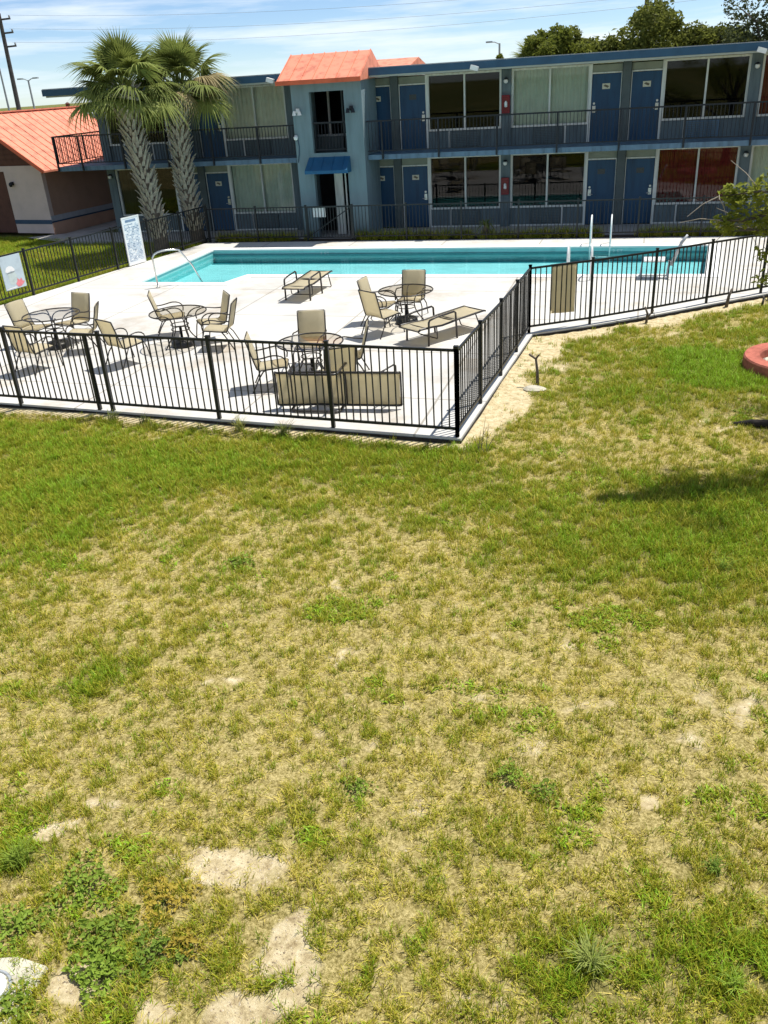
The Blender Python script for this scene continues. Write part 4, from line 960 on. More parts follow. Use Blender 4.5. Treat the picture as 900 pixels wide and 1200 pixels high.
M['leaf_lime'] = leaf_mat('lime_leaves', (0.09, 0.12, 0.018), (0.32, 0.34, 0.06), 0.45)
M['leaf_grey'] = leaf_mat('grey_green_leaves', (0.05, 0.07, 0.03), (0.17, 0.19, 0.08), 0.4)
def crown_tree(name, label, base, cz, rx, ry, rz, n, size, mt, seed, gaps=0.35, cat='tree', group='trees beyond the motel roof', trunk=0.22, lobes=16):
    r = np.random.default_rng(seed); t = empty(name, label, cat, tuple(base), group=group)
    s = MB(); s.tube([(0,0,0),(0.1,0,cz*0.4),(0,0.05,cz*0.7),(0.05,0,cz)], [trunk, trunk*.8, trunk*.6, trunk*.3], 8); tips = []
    lob = []
    for i in range(lobes):
        d = r.normal(0, 1, 3); d[2] = d[2]*0.8+0.25; d /= np.linalg.norm(d); k = r.uniform(.45, .95)
        c = np.array([d[0]*rx*k, d[1]*ry*k, cz+d[2]*rz*k]); lob.append((c, r.uniform(.22,.42)))
        if i % 2 == 0: s.tube([(0,0,cz*0.6), tuple(c*np.array([.5,.5,1])+np.array([0,0,-rz*.3])), tuple(c)], [trunk*.4, trunk*.2, trunk*.06], 5)
    s.build('trunk', M['bark'], t, True)
    pts = []
    for c, q in lob:
        m_ = int(n/lobes); d = r.normal(0, 1, (m_, 3)); d /= np.linalg.norm(d, axis=1)[:, None]
        rad = r.uniform(0.45, 1.0, m_)**0.6; pts.append(c+d*rad[:, None]*np.array([rx, ry, rz])*q*r.uniform(.8,1.2,(m_,1)))
    v, f = leaf_cloud(np.concatenate(pts), size, r)
    put('crown', mesh_np('crown', v, f, mt), t); return t
crown_tree('oak_tree', 'dark green oak rising highest behind the right half of the motel roof', (0.3,47,-0.1), 5.25, 2.7, 2.0, 2.1, 11000, 0.24, M['leaf_oak'], 21, lobes=22)
crown_tree('oak_tree', 'lower dark oak beside the tall one, near the right end of the roof', (2.6,48,-0.1), 5.1, 1.7, 1.6, 1.5, 6000, 0.24, M['leaf_oak'], 22)
crown_tree('lime_tree', 'yellow-green rounded tree between the palm clump and the tall oak', (-1.7,46,-0.1), 4.6, 1.5, 1.4, 1.5, 5000, 0.22, M['leaf_lime'], 23)
crown_tree('sparse_tree', 'tall sparse grey-green tree at the top right corner of the frame', (5.6,44,-0.1), 6.2, 2.2, 2.0, 2.3, 6000, 0.18, M['leaf_grey'], 24, lobes=26)
crown_tree('small_tree', 'small pale tree just peeking over the roof beside the street light', (-6.6,48,-0.1), 4.9, 0.7, 0.7, 0.75, 1200, 0.2, M['leaf_lime'], 25, lobes=8)
def bg_palm(x, y, z, r0, n, seed, label):
    r = random.Random(seed); t = empty('palm_tree', label, 'palm tree', (x, y, -0.1), group='palms beyond the motel roof')
    s = MB(); s.tube([(0,0,0),(0.05,0,z*.5),(0,0,z)], [.2,.17,.15], 8); s.build('trunk', M['ptrunk'], t, True)
    for i in range(n):
        f = i/(n-1); el = R(80)-f*R(115); az = i*2.39996
        o = put('frond', FR[0] if f < .4 else FR[2], t, (0, 0, z)); sc = r0*r.uniform(.85,1.1); o.scale = (sc, sc, sc)
        o.rotation_euler = (Matrix.Rotation(az, 3, 'Z') @ Matrix.Rotation(-el, 3, 'Y')).to_euler()
bg_palm(-4.9, 46.4, 5.0, 0.85, 26, 5, 'small fan palm poking above the roof at the left end of the tree line')
crown_tree('bushy_tree', 'bushy yellow-green tree above the roof, left half of the tree line', (-4.0,46,-0.1), 5.25, 1.4, 1.2, 1.4, 6000, 0.22, M['leaf_lime'], 31, lobes=20)
crown_tree('bushy_tree', 'bushy olive tree above the roof between the yellow-green tree and the tall oak', (-2.6,46.6,-0.1), 5.15, 1.5, 1.2, 1.35, 6000, 0.22, M['leaf_oak'], 32, lobes=20)
crown_tree('oak_tree', 'rightmost low oak beneath the sparse grey-green tree', (4.2,49,-0.1), 4.85, 1.9, 1.6, 1.3, 5000, 0.24, M['leaf_oak'], 33, lobes=18)

# tree at the right whose low branch hangs into the picture
rt_ = np.random.default_rng(77)
tree = empty('branching_tree', 'leafy tree at right edge with low branch hanging over the lawn', 'tree', (4.6, 12.4, -0.12))
TO = np.array([4.6, 12.4, -0.12])
s = MB(); s.tube([(0,0,0),(0.05,0,0.8),(-0.05,-0.05,1.8),(0.1,0.05,3.0),(0.2,0.2,4.4)], [.24,.19,.17,.13,.07], 12); s.build('trunk', M['bark'], tree, True)
limbs = [[(4.55,12.35,1.7),(3.7,12.0,2.5),(2.8,11.6,2.95),(2.1,11.35,3.05),(1.6,11.1,3.15),(1.3,10.97,3.1),(1.05,10.9,3.12)],
         [(2.8,11.6,2.95),(2.3,11.3,3.25),(1.85,11.1,3.35),(1.45,10.95,3.42),(1.0,10.9,3.38)],
         [(2.1,11.35,3.05),(1.75,11.15,2.95),(1.45,11.05,2.98),(1.2,11.0,3.0)],
         [(2.8,11.6,2.95),(2.2,11.3,2.8),(1.85,11.1,2.5),(1.7,11.05,2.15)],
         [(4.6,12.4,2.4),(4.4,11.6,3.4),(4.3,11.0,3.9),(4.2,10.7,4.2)], [(4.65,12.4,2.6),(5.6,12.0,3.8),(6.2,11.6,4.6)], [(4.7,12.5,2.8),(4.3,13.4,4.0),(3.9,14.2,4.8)], [(4.7,12.5,3.2),(5.3,13.2,4.6),(5.6,13.8,5.3)], [(4.6,12.4,2.9),(3.8,11.9,4.0),(3.2,11.6,4.7)]]
s = MB()
for i, lm in enumerate(limbs):
    p = [Vector(np.array(q)-TO) for q in lm]; k = len(p); r0 = (0.06 if i == 0 else 0.03 if i < 4 else .07); s.tube(p, [r0*(1-0.85*j/(k-1)) for j in range(k)], 7)
s.build('limb', M['bark'], tree, True)
tw = MB(); pts = []
def cluster(c, rad, n, flat=0.8):
    d = rt_.normal(0, 1, (n, 3)); d /= np.linalg.norm(d, axis=1)[:, None]; return np.array(c)+d*(rt_.uniform(.1,1,n)**.6*rad)[:, None]*np.array([1, 1, flat])-TO
for c, rad, n in [((1.12,10.95,3.42),.12,80),((1.20,10.96,3.30),.13,90),((1.28,11.0,3.42),.12,60),((1.08,10.95,3.10),.12,80),((1.17,10.97,3.02),.12,70),((1.26,11.0,3.16),.12,60),((1.40,11.0,3.42),.17,90),((1.50,11.05,3.25),.18,110),((1.42,11.0,3.08),.13,60),((1.55,11.05,3.0),.14,60),((1.60,11.05,3.55),.2,80),((1.58,11.05,2.7),.12,34),((1.62,11.05,2.42),.12,34),((1.72,11.1,3.1),.25,150),((1.9,11.15,2.8),.28,130),((2.2,11.3,3.2),.4,300),((1.95,11.2,3.5),.3,180),((2.5,11.4,3.1),.45,320)]:
    pts.append(cluster(c, rad, n))
for lm in limbs[4:]:
    for j in range(1, len(lm)):
        for _ in range(4): pts.append(cluster(np.array(lm[j])+rt_.normal(0, .35, 3), 0.55, 300))
v, f = leaf_cloud(np.concatenate(pts), 0.075, rt_, 0.55, 0.6)
put('crown', mesh_np('crown', v, f, leaf_mat('branch_leaves', (0.11, 0.14, 0.018), (0.42, 0.44, 0.07), 0.45)), tree)
for _ in range(26):
    b0 = limbs[rt_.integers(0, 4)]; j = rt_.integers(1, len(b0)); p = np.array(b0[j]); d = rt_.normal(0, 1, 3)*np.array([.22,.12,.16])+np.array([-.12,-.02,.02])
    tw.tube([tuple(p-TO), tuple(p+d*.5+np.array([0,0,.03])-TO), tuple(p+d-TO)], [.007,.005,.003], 5)
tw.build('twig', mat('pale_twig', (0.34, 0.29, 0.23), 0.9, 0.15, 8), tree)['kind'] = 'stuff'

# ------------------------------------------------------------------ far things
def util_pole(x, y, h, label, lean=0.0):
    t = empty('utility_pole', label, 'utility pole', (x, y, -0.1), group='utility poles')
    s = MB(); s.tube([(0,0,0),(lean*.5,0,h*.5),(lean,0,h)], [.20,.17,.13], 10); s.build('shaft', M['pole'], t)
    for z in (h-0.4, h-1.25, h-2.1):
        s = MB(); s.beam((lean-0.1,0,z),(lean+0.85,0,z+0.02),0.09,0.11); a_ = s.build('crossarm', M['pole'], t)
        s = MB(); s.lathe([(.05,0),(.07,.08),(.04,.16)], (lean+0.8,0,z+0.07), 8); s.build('insulator', M['galv'], a_)
util_pole(-44.35, 60, 10.6, 'wooden utility pole at the top left corner', 0.25)
util_pole(0.25, 60, 9.2, 'wooden utility pole rising behind the tall oak')
def lamp_post(x, y, h, label, two):
    t = empty('street_lamp', label, 'street lamp', (x, y, -0.1), group='far street lamps')
    s = MB(); s.tube([(0,0,0),(0,0,h)], [.10,.06], 8); s.build('pole', M['galv'], t)
    for sg in ((-1, 1) if two else (-1,)):
        s = MB(); s.tube([(0,0,h-.05),(sg*0.3,0,h+.08),(sg*0.6,0,h+.1)], .03, 6); a_ = s.build('arm', M['galv'], t); s = MB(); s.box((sg*.45,-.1,h+.06),(sg*.85,.1,h+.15)); s.build('lamp_head', M['galv'], a_)
lamp_post(-42.9, 60, 6.3, 'thin twin-headed street lamp above the orange outbuilding roof', True)
lamp_post(-45.1, 60, 7.2, 'thin street lamp at the left frame edge', False)
lamp_post(-8.45, 60, 6.5, 'single-arm street lamp behind the motel roof by the small tree', False)
for i, (z0, z1) in enumerate(((10.35, 8.9), (9.5, 8.25), (8.65, 7.85))):
    s = MB(); A, Bp = Vector((-43.5, 60, z0)), Vector((30, 52, z1+1.0+0.2*i))
    s.tube([A.lerp(Bp, t)-Vector((0,0,1.5*4*t*(1-t))) for t in [k/24 for k in range(25)]], 0.007, 5)
    tag(s.build('power_line', M['galv']), ('topmost', 'middle', 'lowest')[i]+' of the three thin wires crossing the sky', 'wire', 'overhead wires')
t = empty('far_building', 'low beige flat building seen under the balcony roof beyond the orange roof', 'building', (-42, 62, -0.1))
s = MB(); s.box((-4,0,0),(9,6,3.6)); s.build('wall', M['farwall'], t); s = MB(); s.box((-4.1,-.1,3.6),(9.1,6,3.85)); s.build('roof', M['roof_grey'], t)
s = MB(); s.box((2.0,1.0,3.851),(3.6,2.2,4.3)); s.build('rooftop_unit', M['galv'], t)
t = empty('red_roofed_building', 'small building with dark red hipped roof beyond the outbuilding', 'building', (-33.0, 54, -0.1))
s = MB(); s.box((-2.4,0,0),(3,5,2.3)); s.build('wall', M['farwall'], t)
s = MB(); s.add([(-2.8,-.4,2.2),(3.4,-.4,2.2),(3.4,5.4,2.2),(-2.8,5.4,2.2),(-1.4,2.5,3.55),(2,2.5,3.55)], [(0,1,5,4),(2,3,4,5),(3,0,4),(1,2,5),(3,2,1,0)]); s.build('roof', M['farred'], t)
t = empty('rear_wing', 'white building with orange ridged roof peeking over the motel roof beside the tower', 'building', (-13.2, 44.6, -0.1))
s = MB(); s.box((-1.5,0.2,0),(2.35,3.8,5.32)); s.build('wall', mat('rear_white', (0.72,0.70,0.68), 0.8), t)
s = MB(); s.add([(-1.7,0,5.42),(2.60,0,5.42),(2.60,2.0,5.80),(-1.7,2.0,5.80),(-1.7,4,5.42),(2.60,4,5.42),(-1.7,0,5.32),(2.60,0,5.32),(2.60,4,5.32),(-1.7,4,5.32)], [(0,1,2,3),(3,2,5,4),(6,7,1,0),(1,7,8,5,2),(0,3,4,9,6),(9,8,7,6)]); s.build('roof', M['orange'], t)

# ------------------------------------------------------------------ lawn objects
pr = empty('planter_ring', 'round terracotta-coloured planter kerb with pale gravel at the right edge', 'planter', (3.10, 15.60, -0.12))
s = MB(); s.lathe([(0.66,-0.05),(0.93,-0.05),(0.93,0.20),(0.91,0.23),(0.68,0.23),(0.66,0.20),(0.66,-0.05)], n=48); s.build('kerb', M['terra'], pr)
s = MB(); s.lathe([(0.02,0.04),(0.655,0.04),(0.655,0.06),(0.02,0.09)], n=32); s.build('soil', M['padconc'], pr)
pb = MB()
for i in range(420):
    a, q = random.uniform(0, 6.28), 0.63*math.sqrt(random.random()); x, y = q*math.cos(a), q*math.sin(a); w = random.uniform(.012,.028)
    pb.add([(x-w,y,.08),(x,y-w,.08),(x+w,y,.08),(x,y+w*.8,.08),(x+w*.1,y,.08+w*1.2)], [(0,1,4),(1,2,4),(2,3,4),(3,0,4)])
o = pb.build('gravel', M['pebble'], pr); o['kind'] = 'stuff'
pad = empty('cleanout_pad', 'concrete pad with round white cleanout cap at the lower left corner', 'cleanout', (-3.44, 2.50, -0.135), R(16))
s = MB(); s.add([(-.34,-.24,-.03),(.20,-.26,-.03),(.27,.14,-.03),(.06,.22,-.03),(-.34,.2,-.03),(-.34,-.24,.045),(.17,-.24,.04),(.25,.13,.035),(.05,.20,.045),(-.34,.18,.05)], [(0,4,3,2,1),(5,6,7,8,9),(0,1,6,5),(1,2,7,6),(2,3,8,7),(3,4,9,8),(4,0,5,9)]); s.build('slab', M['padconc'], pad)
s = MB(); s.lathe([(.105,.04),(.105,.062),(.095,.066),(.02,.067)], (-.05,-.02,0), 28); s.build('cap', M['whitepl'], pad)
s = MB(); s.tube([(.125*math.cos(a)-.05,.125*math.sin(a)-.02,.046) for a in [2*math.pi*i/28 for i in range(29)]], .011, 6); s.build('collar', M['galv'], pad)
s = MB(); s.box((-.09,-.03,.067),(-.01,-.01,.08)); s.build('cap_bar', M['whitepl'], pad)
lg = MB(); lg.tube([(1.75,12.72,-0.10),(2.0,12.70,-0.06),(2.3,12.66,-0.05),(2.7,12.58,-0.04)], [.03,.055,.07,.08], 9); tag(lg.build('fallen_log', M['log'], None, True), 'dark fallen branch lying on a dead grass patch at the right edge', 'log')
def stick(pts, r0, name, label, extra=()):
    o = np.array(pts[0]); s = MB(); k = len(pts); s.tube([tuple(np.array(p)-o) for p in pts], [r0*(1-.4*i/(k-1)) for i in range(k)], 7)
    for e in extra: s.tube([tuple(np.array(p)-o) for p in e], [r0*.7*(1-.5*i/(len(e)-1)) for i in range(len(e))], 6)
    ob = s.build(name, M['bark'], None, True); ob.location = tuple(o); return tag(ob, label, 'stump', 'cut shrub stumps along the fence')
stick([(-1.30,14.21,-.14),(-1.31,14.21,.16),(-1.34,14.2,.38),(-1.46,14.2,.46)], .030, 'shrub_stump', 'bent bare stump standing in the sand beside the side fence', [[(-1.34,14.2,.38),(-1.28,14.18,.47)]])
stick([(0.55,18.46,-.14),(0.56,18.46,.10),(0.50,18.46,.24)], .03, 'shrub_stump', 'forked cut stump at the right fence near its third post', [[(0.56,18.46,.0),(0.68,18.44,.18),(0.70,18.44,.05)]])
stick([(2.25,19.85,-.14),(2.28,19.86,.14),(2.33,19.88,.30)], .04, 'shrub_stump', 'short cut stump near the right end of the right fence')
stick([(3.0,20.0,-.14),(3.02,20.0,.05),(3.0,20.0,.12)], .03, 'shrub_stump', 'tiny dark stump at the right frame edge below the fence')
rk = MB(); rk.lathe([(.05,-.03),(.19,-.02),(.21,.04),(.13,.075),(.02,.08)], n=9); rk.v = [(x*(1+.2*math.sin(7*x)), y*.65, z) for x, y, z in rk.v]
ro = rk.build('flat_stone', M['padconc'], None); ro.location = (-1.36, 13.98, -.12); tag(ro, 'flat pale stone at the foot of the bent stump', 'stone')
# dry weed by the corner post
dw = empty('dry_weed', 'leafless dry weed with upright stalks in front of the fence corner', 'weed', (-1.80, 11.18, -.12))
for k in range(6):
    a = random.uniform(-.5,.5); s = MB(); x = random.uniform(-.08,.08); h_ = random.uniform(.25,.62)
    s.tube([(x,0,0),(x+a*.15,.02,h_*.5),(x+a*.35,.0,h_)], [.006,.004,.002], 5); s.tube([(x+a*.15,.02,h_*.5),(x+a*.1+.07,.03,h_*.72)], [.004,.002], 5); s.build('stalk', mat('dry_stalk', (.20,.16,.11), .9), dw)

# ------------------------------------------------------------------ grass
def grass_mat(name, stops):
    mt = bpy.data.materials.new(name); mt.use_nodes = True
    n, l = mt.node_tree.nodes, mt.node_tree.links; b = n['Principled BSDF']
    b.inputs['Roughness'].default_value = 0.55; b.inputs['Specular IOR Level'].default_value = 0.25
    at_ = n.new('ShaderNodeAttribute'); at_.attribute_type = 'INSTANCER'; at_.attribute_name = 'tone'
    av = n.new('ShaderNodeAttribute'); av.attribute_type = 'GEOMETRY'; av.attribute_name = 'bt'
    ad = n.new('ShaderNodeMath'); ad.operation = 'ADD'; ad.use_clamp = True
    l.new(at_.outputs['Fac'], ad.inputs[0]); l.new(av.outputs['Fac'], ad.inputs[1])
    r = n.new('ShaderNodeValToRGB')
    while len(r.color_ramp.elements) < len(stops): r.color_ramp.elements.new(.5)
    for e, (p, c) in zip(r.color_ramp.elements, stops): e.position = p; e.color = (*c, 1)
    l.new(ad.outputs[0], r.inputs[0]); l.new(r.outputs[0], b.inputs['Base Color'])
    tl = n.new('ShaderNodeBsdfTranslucent'); l.new(r.outputs[0], tl.inputs[0]); mxs = n.new('ShaderNodeMixShader'); mxs.inputs[0].default_value = 0.3
    l.new(b.outputs[0], mxs.inputs[1]); l.new(tl.outputs[0], mxs.inputs[2]); l.new(mxs.outputs[0], n['Material Output'].inputs[0]); return mt
# tone: 0 straw .. 1 fresh green
GM = grass_mat('grass_blades', [(0.0,(0.70,0.57,0.15)),(0.20,(0.60,0.52,0.07)),(0.40,(0.43,0.42,0.030)),(0.62,(0.285,0.31,0.018)),(0.85,(0.19,0.25,0.015)),(1.0,(0.34,0.55,0.03))])
tcol = bpy.data.collections.new('grass_tuft_shapes')
def tuft(seed, nb, rad, h0, h1, w, lean, flat=0.0, seg=3):
    r = random.Random(seed); v = []; f = []; bt_ = []
    for _ in range(nb):
        a, q = r.uniform(0, 6.283), rad*math.sqrt(r.random()); bx, by = q*math.cos(a), q*math.sin(a)
        d = r.uniform(0, 6.283); dx, dy = math.cos(d), math.sin(d); h = r.uniform(h0, h1); ln = lean*r.uniform(.3, 1.4); tone = r.uniform(-.34,.34); ww = w*r.uniform(.7,1.3)
        o = len(v); face = d+math.pi/2+r.uniform(-.5,.5); sx, sy = math.cos(face), math.sin(face)
        for k in range(seg+1):
            t = k/seg; out = h*ln*t*t+flat*h*t; z = h*(t-0.35*ln*t*t)*(1-flat*.85)+0.004; wd = ww*(1-t*t*.96)*.5
            px_, py_ = bx+dx*out, by+dy*out; v += [(px_-sx*wd, py_-sy*wd, z), (px_+sx*wd, py_+sy*wd, z)]; bt_ += [tone-.12*(1-t)]*2
        for k in range(seg): b = o+2*k; f.append((b, b+1, b+3, b+2))
    me_ = bpy.data.meshes.new('tuft'); me_.from_pydata(v, [], f); me_.update(); me_.materials.append(GM)
    at_ = me_.attributes.new('bt', 'FLOAT', 'POINT'); at_.data.foreach_set('value', np.array(bt_, np.float32))
    ob = bpy.data.objects.new('tuft_%02d' % seed, me_); tcol.objects.link(ob)
for i in range(6): tuft(i, 13, .042, .04, .105, .0062, .55)                 # 0-5 short lawn
for i in range(6, 10): tuft(i, 8, .06, .03, .075, .0055, .5, .75)            # 6-9 lying straw thatch
for i in range(10, 13): tuft(i, 26, .06, .10, .22, .006, .8, seg=4)          # 10-12 tall tufts
for i in range(13, 16): tuft(i, 22, .09, .03, .065, .014, .9, .15)           # 13-15 broad leaf weeds
def scatter(name, label, pts, tone, scl, idx, tilt=0.12):
    n = len(pts); me_ = bpy.data.meshes.new(name); me_.from_pydata(pts.tolist(), [], []); me_.update()
    rot = np.stack([rng.normal(0, tilt, n), rng.normal(0, tilt, n), rng.uniform(0, 6.283, n)], 1)
    for nm, ty, arr in (('tone','FLOAT',tone),('scl','FLOAT',scl),('idx','INT',idx)):
        a = me_.attributes.new(nm, ty, 'POINT'); a.data.foreach_set('value', np.asarray(arr, np.int32 if ty == 'INT' else np.float32))
    a = me_.attributes.new('rot', 'FLOAT_VECTOR', 'POINT'); a.data.foreach_set('vector', rot.astype(np.float32).ravel())
    o = put(name, me_); ng = bpy.data.node_groups.new(name, 'GeometryNodeTree')
    ng.interface.new_socket('Geometry', in_out='INPUT', socket_type='NodeSocketGeometry'); ng.interface.new_socket('Geometry', in_out='OUTPUT', socket_type='NodeSocketGeometry')
    N = ng.nodes; K = ng.links; gi, go = N.new('NodeGroupInput'), N.new('NodeGroupOutput')
    ip = N.new('GeometryNodeInstanceOnPoints'); ci = N.new('GeometryNodeCollectionInfo'); ci.inputs['Collection'].default_value = tcol
    ci.inputs['Separate Children'].default_value = True; ci.inputs['Reset Children'].default_value = True
    def na(nm, ty):
        q = N.new('GeometryNodeInputNamedAttribute'); q.data_type = ty; q.inputs['Name'].default_value = nm
        return [s_ for s_ in q.outputs if s_.enabled][0]
    K.new(gi.outputs[0], ip.inputs['Points']); K.new(ci.outputs[0], ip.inputs['Instance']); ip.inputs['Pick Instance'].default_value = True
    K.new(na('idx','INT'), ip.inputs['Instance Index']); K.new(na('rot','FLOAT_VECTOR'), ip.inputs['Rotation']); K.new(na('scl','FLOAT'), ip.inputs['Scale']); K.new(ip.outputs[0], go.inputs[0])
    md = o.modifiers.new('scatter', 'NODES'); md.node_group = ng
    return tag(o, label, 'grass', kind='stuff')
def candidates(x0, x1, y0, y1, dens):
    n = int((x1-x0)*(y1-y0)*dens); return rng.uniform(x0, x1, n), rng.uniform(y0, y1, n)
def visible(x, y):          # keep what stands in or near the photographed stretch of lawn
    return (x > -0.92*y-2.6) & (x < 0.30*y+1.7)
xs, ys = [], []
for y0, y1, x0, x1, dn in ((1.6,4.5,-7,4,1250),(4.5,7.5,-10,5,950),(7.5,10,-12,5.5,800),(10,13,-14.5,6.5,650),(13,22,-3,8.5,420)):
    a, b = candidates(x0, x1, y0, y1, dn); xs.append(a); ys.append(b)
x = np.concatenate(xs); y = np.concatenate(ys); k = visible(x, y) & ~in_poly(x, y, DECK) & (np.hypot(x-3.1, y-15.60) > 0.95); x, y = x[k], y[k]
bare, lush = fields(x, y)
cl0 = fbm(x+23, y+77, 11.0, 2)
keep = rng.random(len(x)) < np.clip(1.0-1.05*bare, 0.015, 1)*np.clip(0.75+0.45*lush, 0.5, 1)*np.clip((cl0-0.33)*4.4+0.45*np.clip(lush, 0, 1), 0.08, 1); x, y, bare, lush = x[keep], y[keep], bare[keep], lush[keep]
patch = fbm(x+11, y+3, 3.3, 3)
tone = np.clip(0.57+0.20*lush+0.55*(patch-.5)+rng.normal(0, .13, len(x)), 0.02, 1.0)
tone = np.where((x > 0.9) & (x < 2.6) & (y > 14.3) & (y < 17.0) & (lush > .6), np.maximum(tone, 1.0), tone)
straw = rng.random(len(x)) < np.clip(0.30-0.30*lush, 0.04, .5)
idx = np.where(straw, rng.integers(6, 10, len(x)), rng.integers(0, 6, len(x)))
tone = np.where(straw, np.clip(tone-.30, 0, .45), tone)
scl = (0.75+0.35*np.clip(lush, 0, 1.4)+rng.normal(0, .13, len(x)))*(1+0.015*y); scl = np.clip(scl, .35, 1.9)
clump = fbm(x+90, y, 7.0, 2); tallm = (rng.random(len(x)) < 0.008+0.06*np.clip(lush-.45, 0, 1)*(clump > .55)) & ~straw
idx = np.where(tallm, rng.integers(10, 13, len(x)), idx); scl = np.where(tallm, scl*.62, scl); tone = np.where(tallm, np.clip(tone+.2, 0, 1), tone)
wd_ = (rng.random(len(x)) < .5*np.clip((fbm(x+140, y+15, 2.2, 3)-.67)*9, 0, 1)) & (bare < .4); idx = np.where(wd_, rng.integers(13, 16, len(x)), idx); tone = np.where(wd_, rng.uniform(.72, 1, len(x)), tone); scl = np.where(wd_, rng.uniform(.6, 1.1, len(x)), scl)
pts = np.stack([x, y, ground_z(x, y)-.004], 1)
scatter('lawn_grass', 'patchy sun-dried lawn grass in front of the pool fence', pts, tone, scl, idx)
print('tufts', len(x))
# side lawn beyond the left fence
x, y = candidates(-36, -14.5, 14, 34, 150); l_x = -15.78+0.187*(y-20.2)-0.1
k = (x < l_x) & ~((x > -28) & (y > 30.4)) & ~((x > -20.8) & (y > 28.7)) & ~((x > -23) & (x < -20.6) & (y > 29.8)) & (x > -0.95*y-4); x, y = x[k], y[k]
tone = np.clip(0.72+rng.normal(0, .1, len(x))+.4*(fbm(x, y, .8, 3)-.5), 0, 1)
scatter('side_lawn_grass', 'bright green lawn beyond the left fence', np.stack([x, y, ground_z(x, y)-.004], 1), tone, rng.uniform(1.1, 1.9, len(x)), rng.integers(0, 6, len(x)))

x, y = candidates(-6, 4.5, 1.9, 19, 95); x2, y2 = candidates(-4.5, 0, 2.2, 4.6, 1100); x, y = np.concatenate([x, x2]), np.concatenate([y, y2])
bb, _ = fields(x, y); k = (bb > .35) & ~in_poly(x, y, DECK) & visible(x, y); x, y = x[k], y[k]; z = ground_z(x, y); cv, cf, cmi = [], [], []
for i in range(len(x)):
    w = random.uniform(.003, .009)*(1+.03*y[i]); a = random.uniform(0, 6.28); o = len(cv); ca, sa = math.cos(a)*w, math.sin(a)*w; e = random.uniform(.35, 1.6)
    cv += [(x[i]+ca*e, y[i]+sa*e, z[i]), (x[i]-sa, y[i]+ca, z[i]), (x[i]-ca*e, y[i]-sa*e, z[i]), (x[i]+sa, y[i]-ca, z[i]), (x[i], y[i], z[i]+w*random.uniform(.3,1.1))]
    cf += [(o,o+1,o+4),(o+1,o+2,o+4),(o+2,o+3,o+4),(o+3,o,o+4)]; cmi += [int(random.random() < .55)]*4
me = bpy.data.meshes.new('soil_crumbs'); me.from_pydata(cv, [], cf); me.update(); me.materials.append(mat('crumb_dark', (.33,.25,.155), .95, .3, 20)); me.materials.append(mat('crumb_pale', (.50,.42,.29), .9, .2, 20)); me.polygons.foreach_set('material_index', cmi)
tag(put('soil_crumbs', me), 'crumbs of soil and small stones on the bare spots', 'soil', kind='stuff')
# individual weeds and tall tufts
def weed(name, label, x, y, rad, n, kind, tone0, size, grp):
    r = np.random.default_rng(int(abs(x*100)+abs(y*10))); t = empty(name, label, 'weed' if kind == 'leaf' else 'grass tuft', (x, y, float(ground_z(np.array([x]), np.array([y]))[0])), group=grp)
    if kind == 'leaf':
        q = r.uniform(0, 1, n)**.55*rad; a = r.uniform(0, 6.283, n); lump = 1+.35*np.sin(a*3+x*7)
        P_ = np.stack([q*np.cos(a)*lump, q*np.sin(a)*lump, .02+.06*(1-(q/rad)**2)*r.uniform(.3,1.2,n)], 1); v, f = leaf_cloud(P_, size, r, .62, .7)
        put('leaves', mesh_np('leaves', v, f, leaf_mat('weed_leaf', tuple(.6*c for c in tone0), tone0, .3)), t)
        s = MB()
        for _ in range(14): a_ = random.uniform(0, 6.28); q_ = random.uniform(.3, .9)*rad; s.tube([(0,0,0),(q_*.5*math.cos(a_),q_*.5*math.sin(a_),.03),(q_*math.cos(a_),q_*math.sin(a_),.03)], [.004,.003,.002], 4)
        s.build('stems', mat('weed_stem', (.10,.12,.03), .7), t)
    else:
        s = MB()
        for _ in range(n):
            a_ = r.uniform(0, 6.283); d = r.uniform(0, 6.283); h_ = size*r.uniform(.5, 1.1); q_ = rad*.35*r.random(); bx, by = q_*math.cos(a_), q_*math.sin(a_); ln = r.uniform(.25, 1.0); w_ = .0045*r.uniform(.7,1.3); fx, fy = -math.sin(d), math.cos(d); o = len(s.v)
            for k_ in range(5):
                u = k_/4; out = h_*ln*u*u; z = h_*(u-.45*ln*u*u*u); wd = w_*(1-u*u*.95)
                s.v += [(bx+math.cos(d)*out-fx*wd, by+math.sin(d)*out-fy*wd, z), (bx+math.cos(d)*out+fx*wd, by+math.sin(d)*out+fy*wd, z)]
            for k_ in range(4): b_ = o+2*k_; s.f.append((b_, b_+1, b_+3, b_+2))
        s.build('blades', leaf_mat('tuft_blade', tuple(.6*c for c in tone0), tone0, .3), t)
G1, G2, GY = (.30,.42,.055), (.22,.32,.045), (.50,.38,.06)
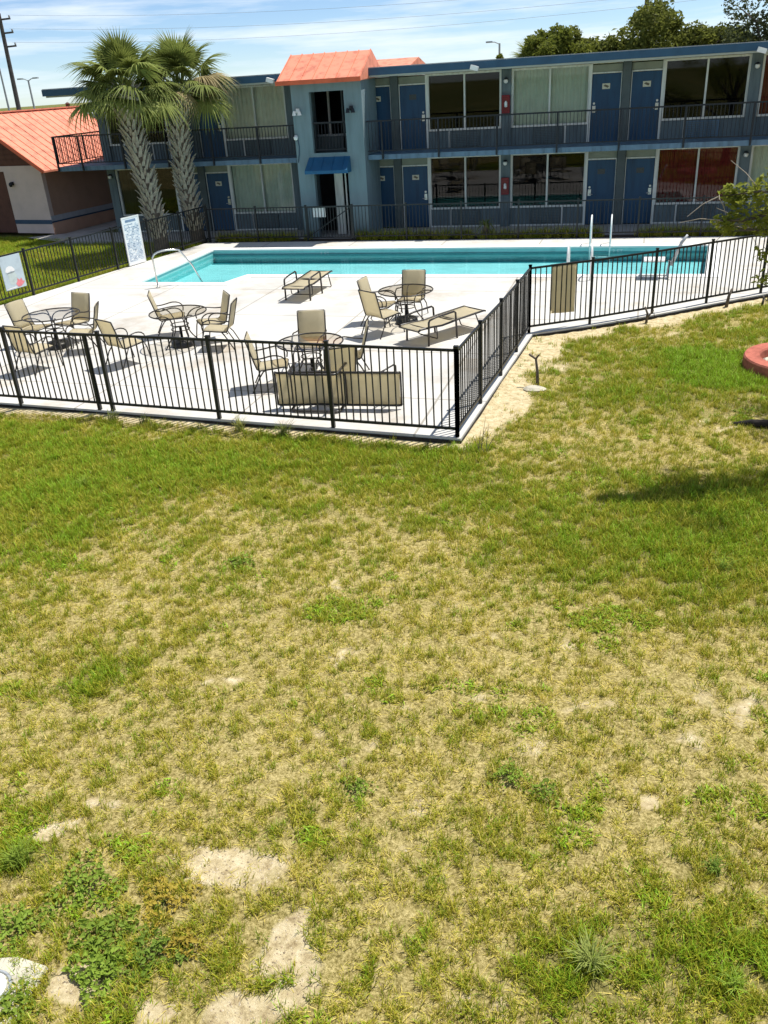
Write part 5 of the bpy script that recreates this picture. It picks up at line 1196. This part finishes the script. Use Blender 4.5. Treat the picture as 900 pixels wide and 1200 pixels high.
WL = [(-2.98,2.98,.17,260,'leaf',G1,.045,'bright broad-leaf weed clump right of the cleanout pad, larger one'),(-2.88,2.74,.15,220,'leaf',G1,.045,'broad-leaf weed clump nearest the bottom edge beside the cleanout pad'),
      (-2.60,2.93,.15,200,'leaf',G2,.04,'darker weed clump between the green and the yellowing weeds, lower left'),(-2.44,3.02,.10,130,'leaf',GY,.035,'small yellow-brown weed below the sandy patch'),(-2.72,3.32,.15,170,'leaf',GY,.035,'yellowing weed mat left of the sandy patch'),
      (-3.35,3.28,.20,260,'leaf',G1,.04,'broad-leaf weed patch near the left frame edge above the pad'),(-3.28,2.42,.12,140,'leaf',G1,.04,'small weed growing against the right side of the cleanout pad'),(-3.60,2.92,.14,150,'leaf',G1,.04,'weed behind the cleanout pad at the left edge'),
      (0.10,3.45,.24,150,'tuft',(.42,.48,.12),.22,'long-bladed pale grass tuft low in the right half of the lawn'),(-3.93,3.36,.22,140,'tuft',(.28,.38,.05),.22,'tall grass tuft at the left frame edge near the bottom'),
      (-.58,4.92,.12,90,'leaf',G1,.035,'small bright weed in the middle of the lower right lawn'),(-.30,4.80,.10,70,'leaf',G1,.035,'small bright weed just right of its twin in the lower lawn'),(-4.05,7.62,.16,80,'leaf',G1,.05,'bright weed alone in the dry middle-left lawn'),
      (-1.72,4.55,.10,70,'leaf',G1,.035,'small weed near the lower centre of the lawn'),(.88,4.35,.15,60,'tuft',(.24,.36,.05),.14,'dark green tuft right of centre in the lower right lawn'),(.92,3.5,.18,80,'tuft',G1,.14,'green tuft close to the lower right corner'),
      (-5.78,11.55,.22,60,'tuft',(.55,.55,.16),.34,'pale yellow-green tall tuft at the front fence foot, middle'),(-4.95,11.40,.25,90,'tuft',(.22,.26,.06),.34,'darker weedy tuft at the front fence foot right of the pale one'),(-8.15,11.66,.25,60,'tuft',(.32,.36,.09),.26,'tuft at the front fence foot near the left posts'),(-7.55,11.62,.2,40,'tuft',(.17,.20,.06),.22,'smaller tuft at the front fence foot on the left'),
      (1.28,8.4,.18,50,'tuft',G1,.2,'bright green tuft in the lush lawn at the right'),(-7.2,9.3,.2,70,'tuft',(.34,.44,.06),.2,'light green tuft in the lush lawn at the left edge')]
for x, y, rd, n, kd, tn, sz, lab in WL: rd, n = (rd*1.25, int(n*1.5)) if kd == 'leaf' else (rd, n); weed('weed' if kd == 'leaf' else 'grass_tuft', lab, x, y, rd, n, kd, tn, sz, 'weeds in the lawn')
# planting bed behind the back fence
yu = empty('yucca_plant', 'drooping strap-leaved plant in the bed behind the pool', 'plant', (-4.43, 28.55, -.03))
for k in range(26):
    a = k*2.4; e = random.uniform(.5, 1.0); r_ = random.uniform(.45,.75); s = MB(); o = 0
    for j in range(6):
        u = j/5; out = r_*.62*u; z = .35+e*.75*u-.95*u*u*r_; w_ = .035*(1-u*u*.9); s.v += [(out*math.cos(a)+math.sin(a)*w_, out*math.sin(a)*.6-math.cos(a)*w_, z), (out*math.cos(a)-math.sin(a)*w_, out*math.sin(a)*.6+math.cos(a)*w_, z)]
    for j in range(5): b_ = 2*j; s.f.append((b_, b_+1, b_+3, b_+2))
    s.build('leaf', M['frond'], yu)
s = MB(); s.tube([(0,0,0),(0,0,.4)], [.10,.07], 8); s.build('trunk', M['ptrunk'], yu)
bx_ = np.concatenate([rng.uniform(-14, 6, 900)]); by_ = rng.uniform(28.4, 28.82, len(bx_)); kk = ((bx_ < -10.6) | (bx_ > -8.8)) & (fbm(bx_, by_*0+3, .9, 3) > .42); bx_, by_ = bx_[kk], by_[kk]
scatter('bed_plants', 'low grassy plants in the bed behind the back fence', np.stack([bx_, by_, bx_*0-.03], 1), rng.uniform(.35, .8, len(bx_)), rng.uniform(1.0, 2.2, len(bx_)), rng.integers(10, 13, len(bx_)))
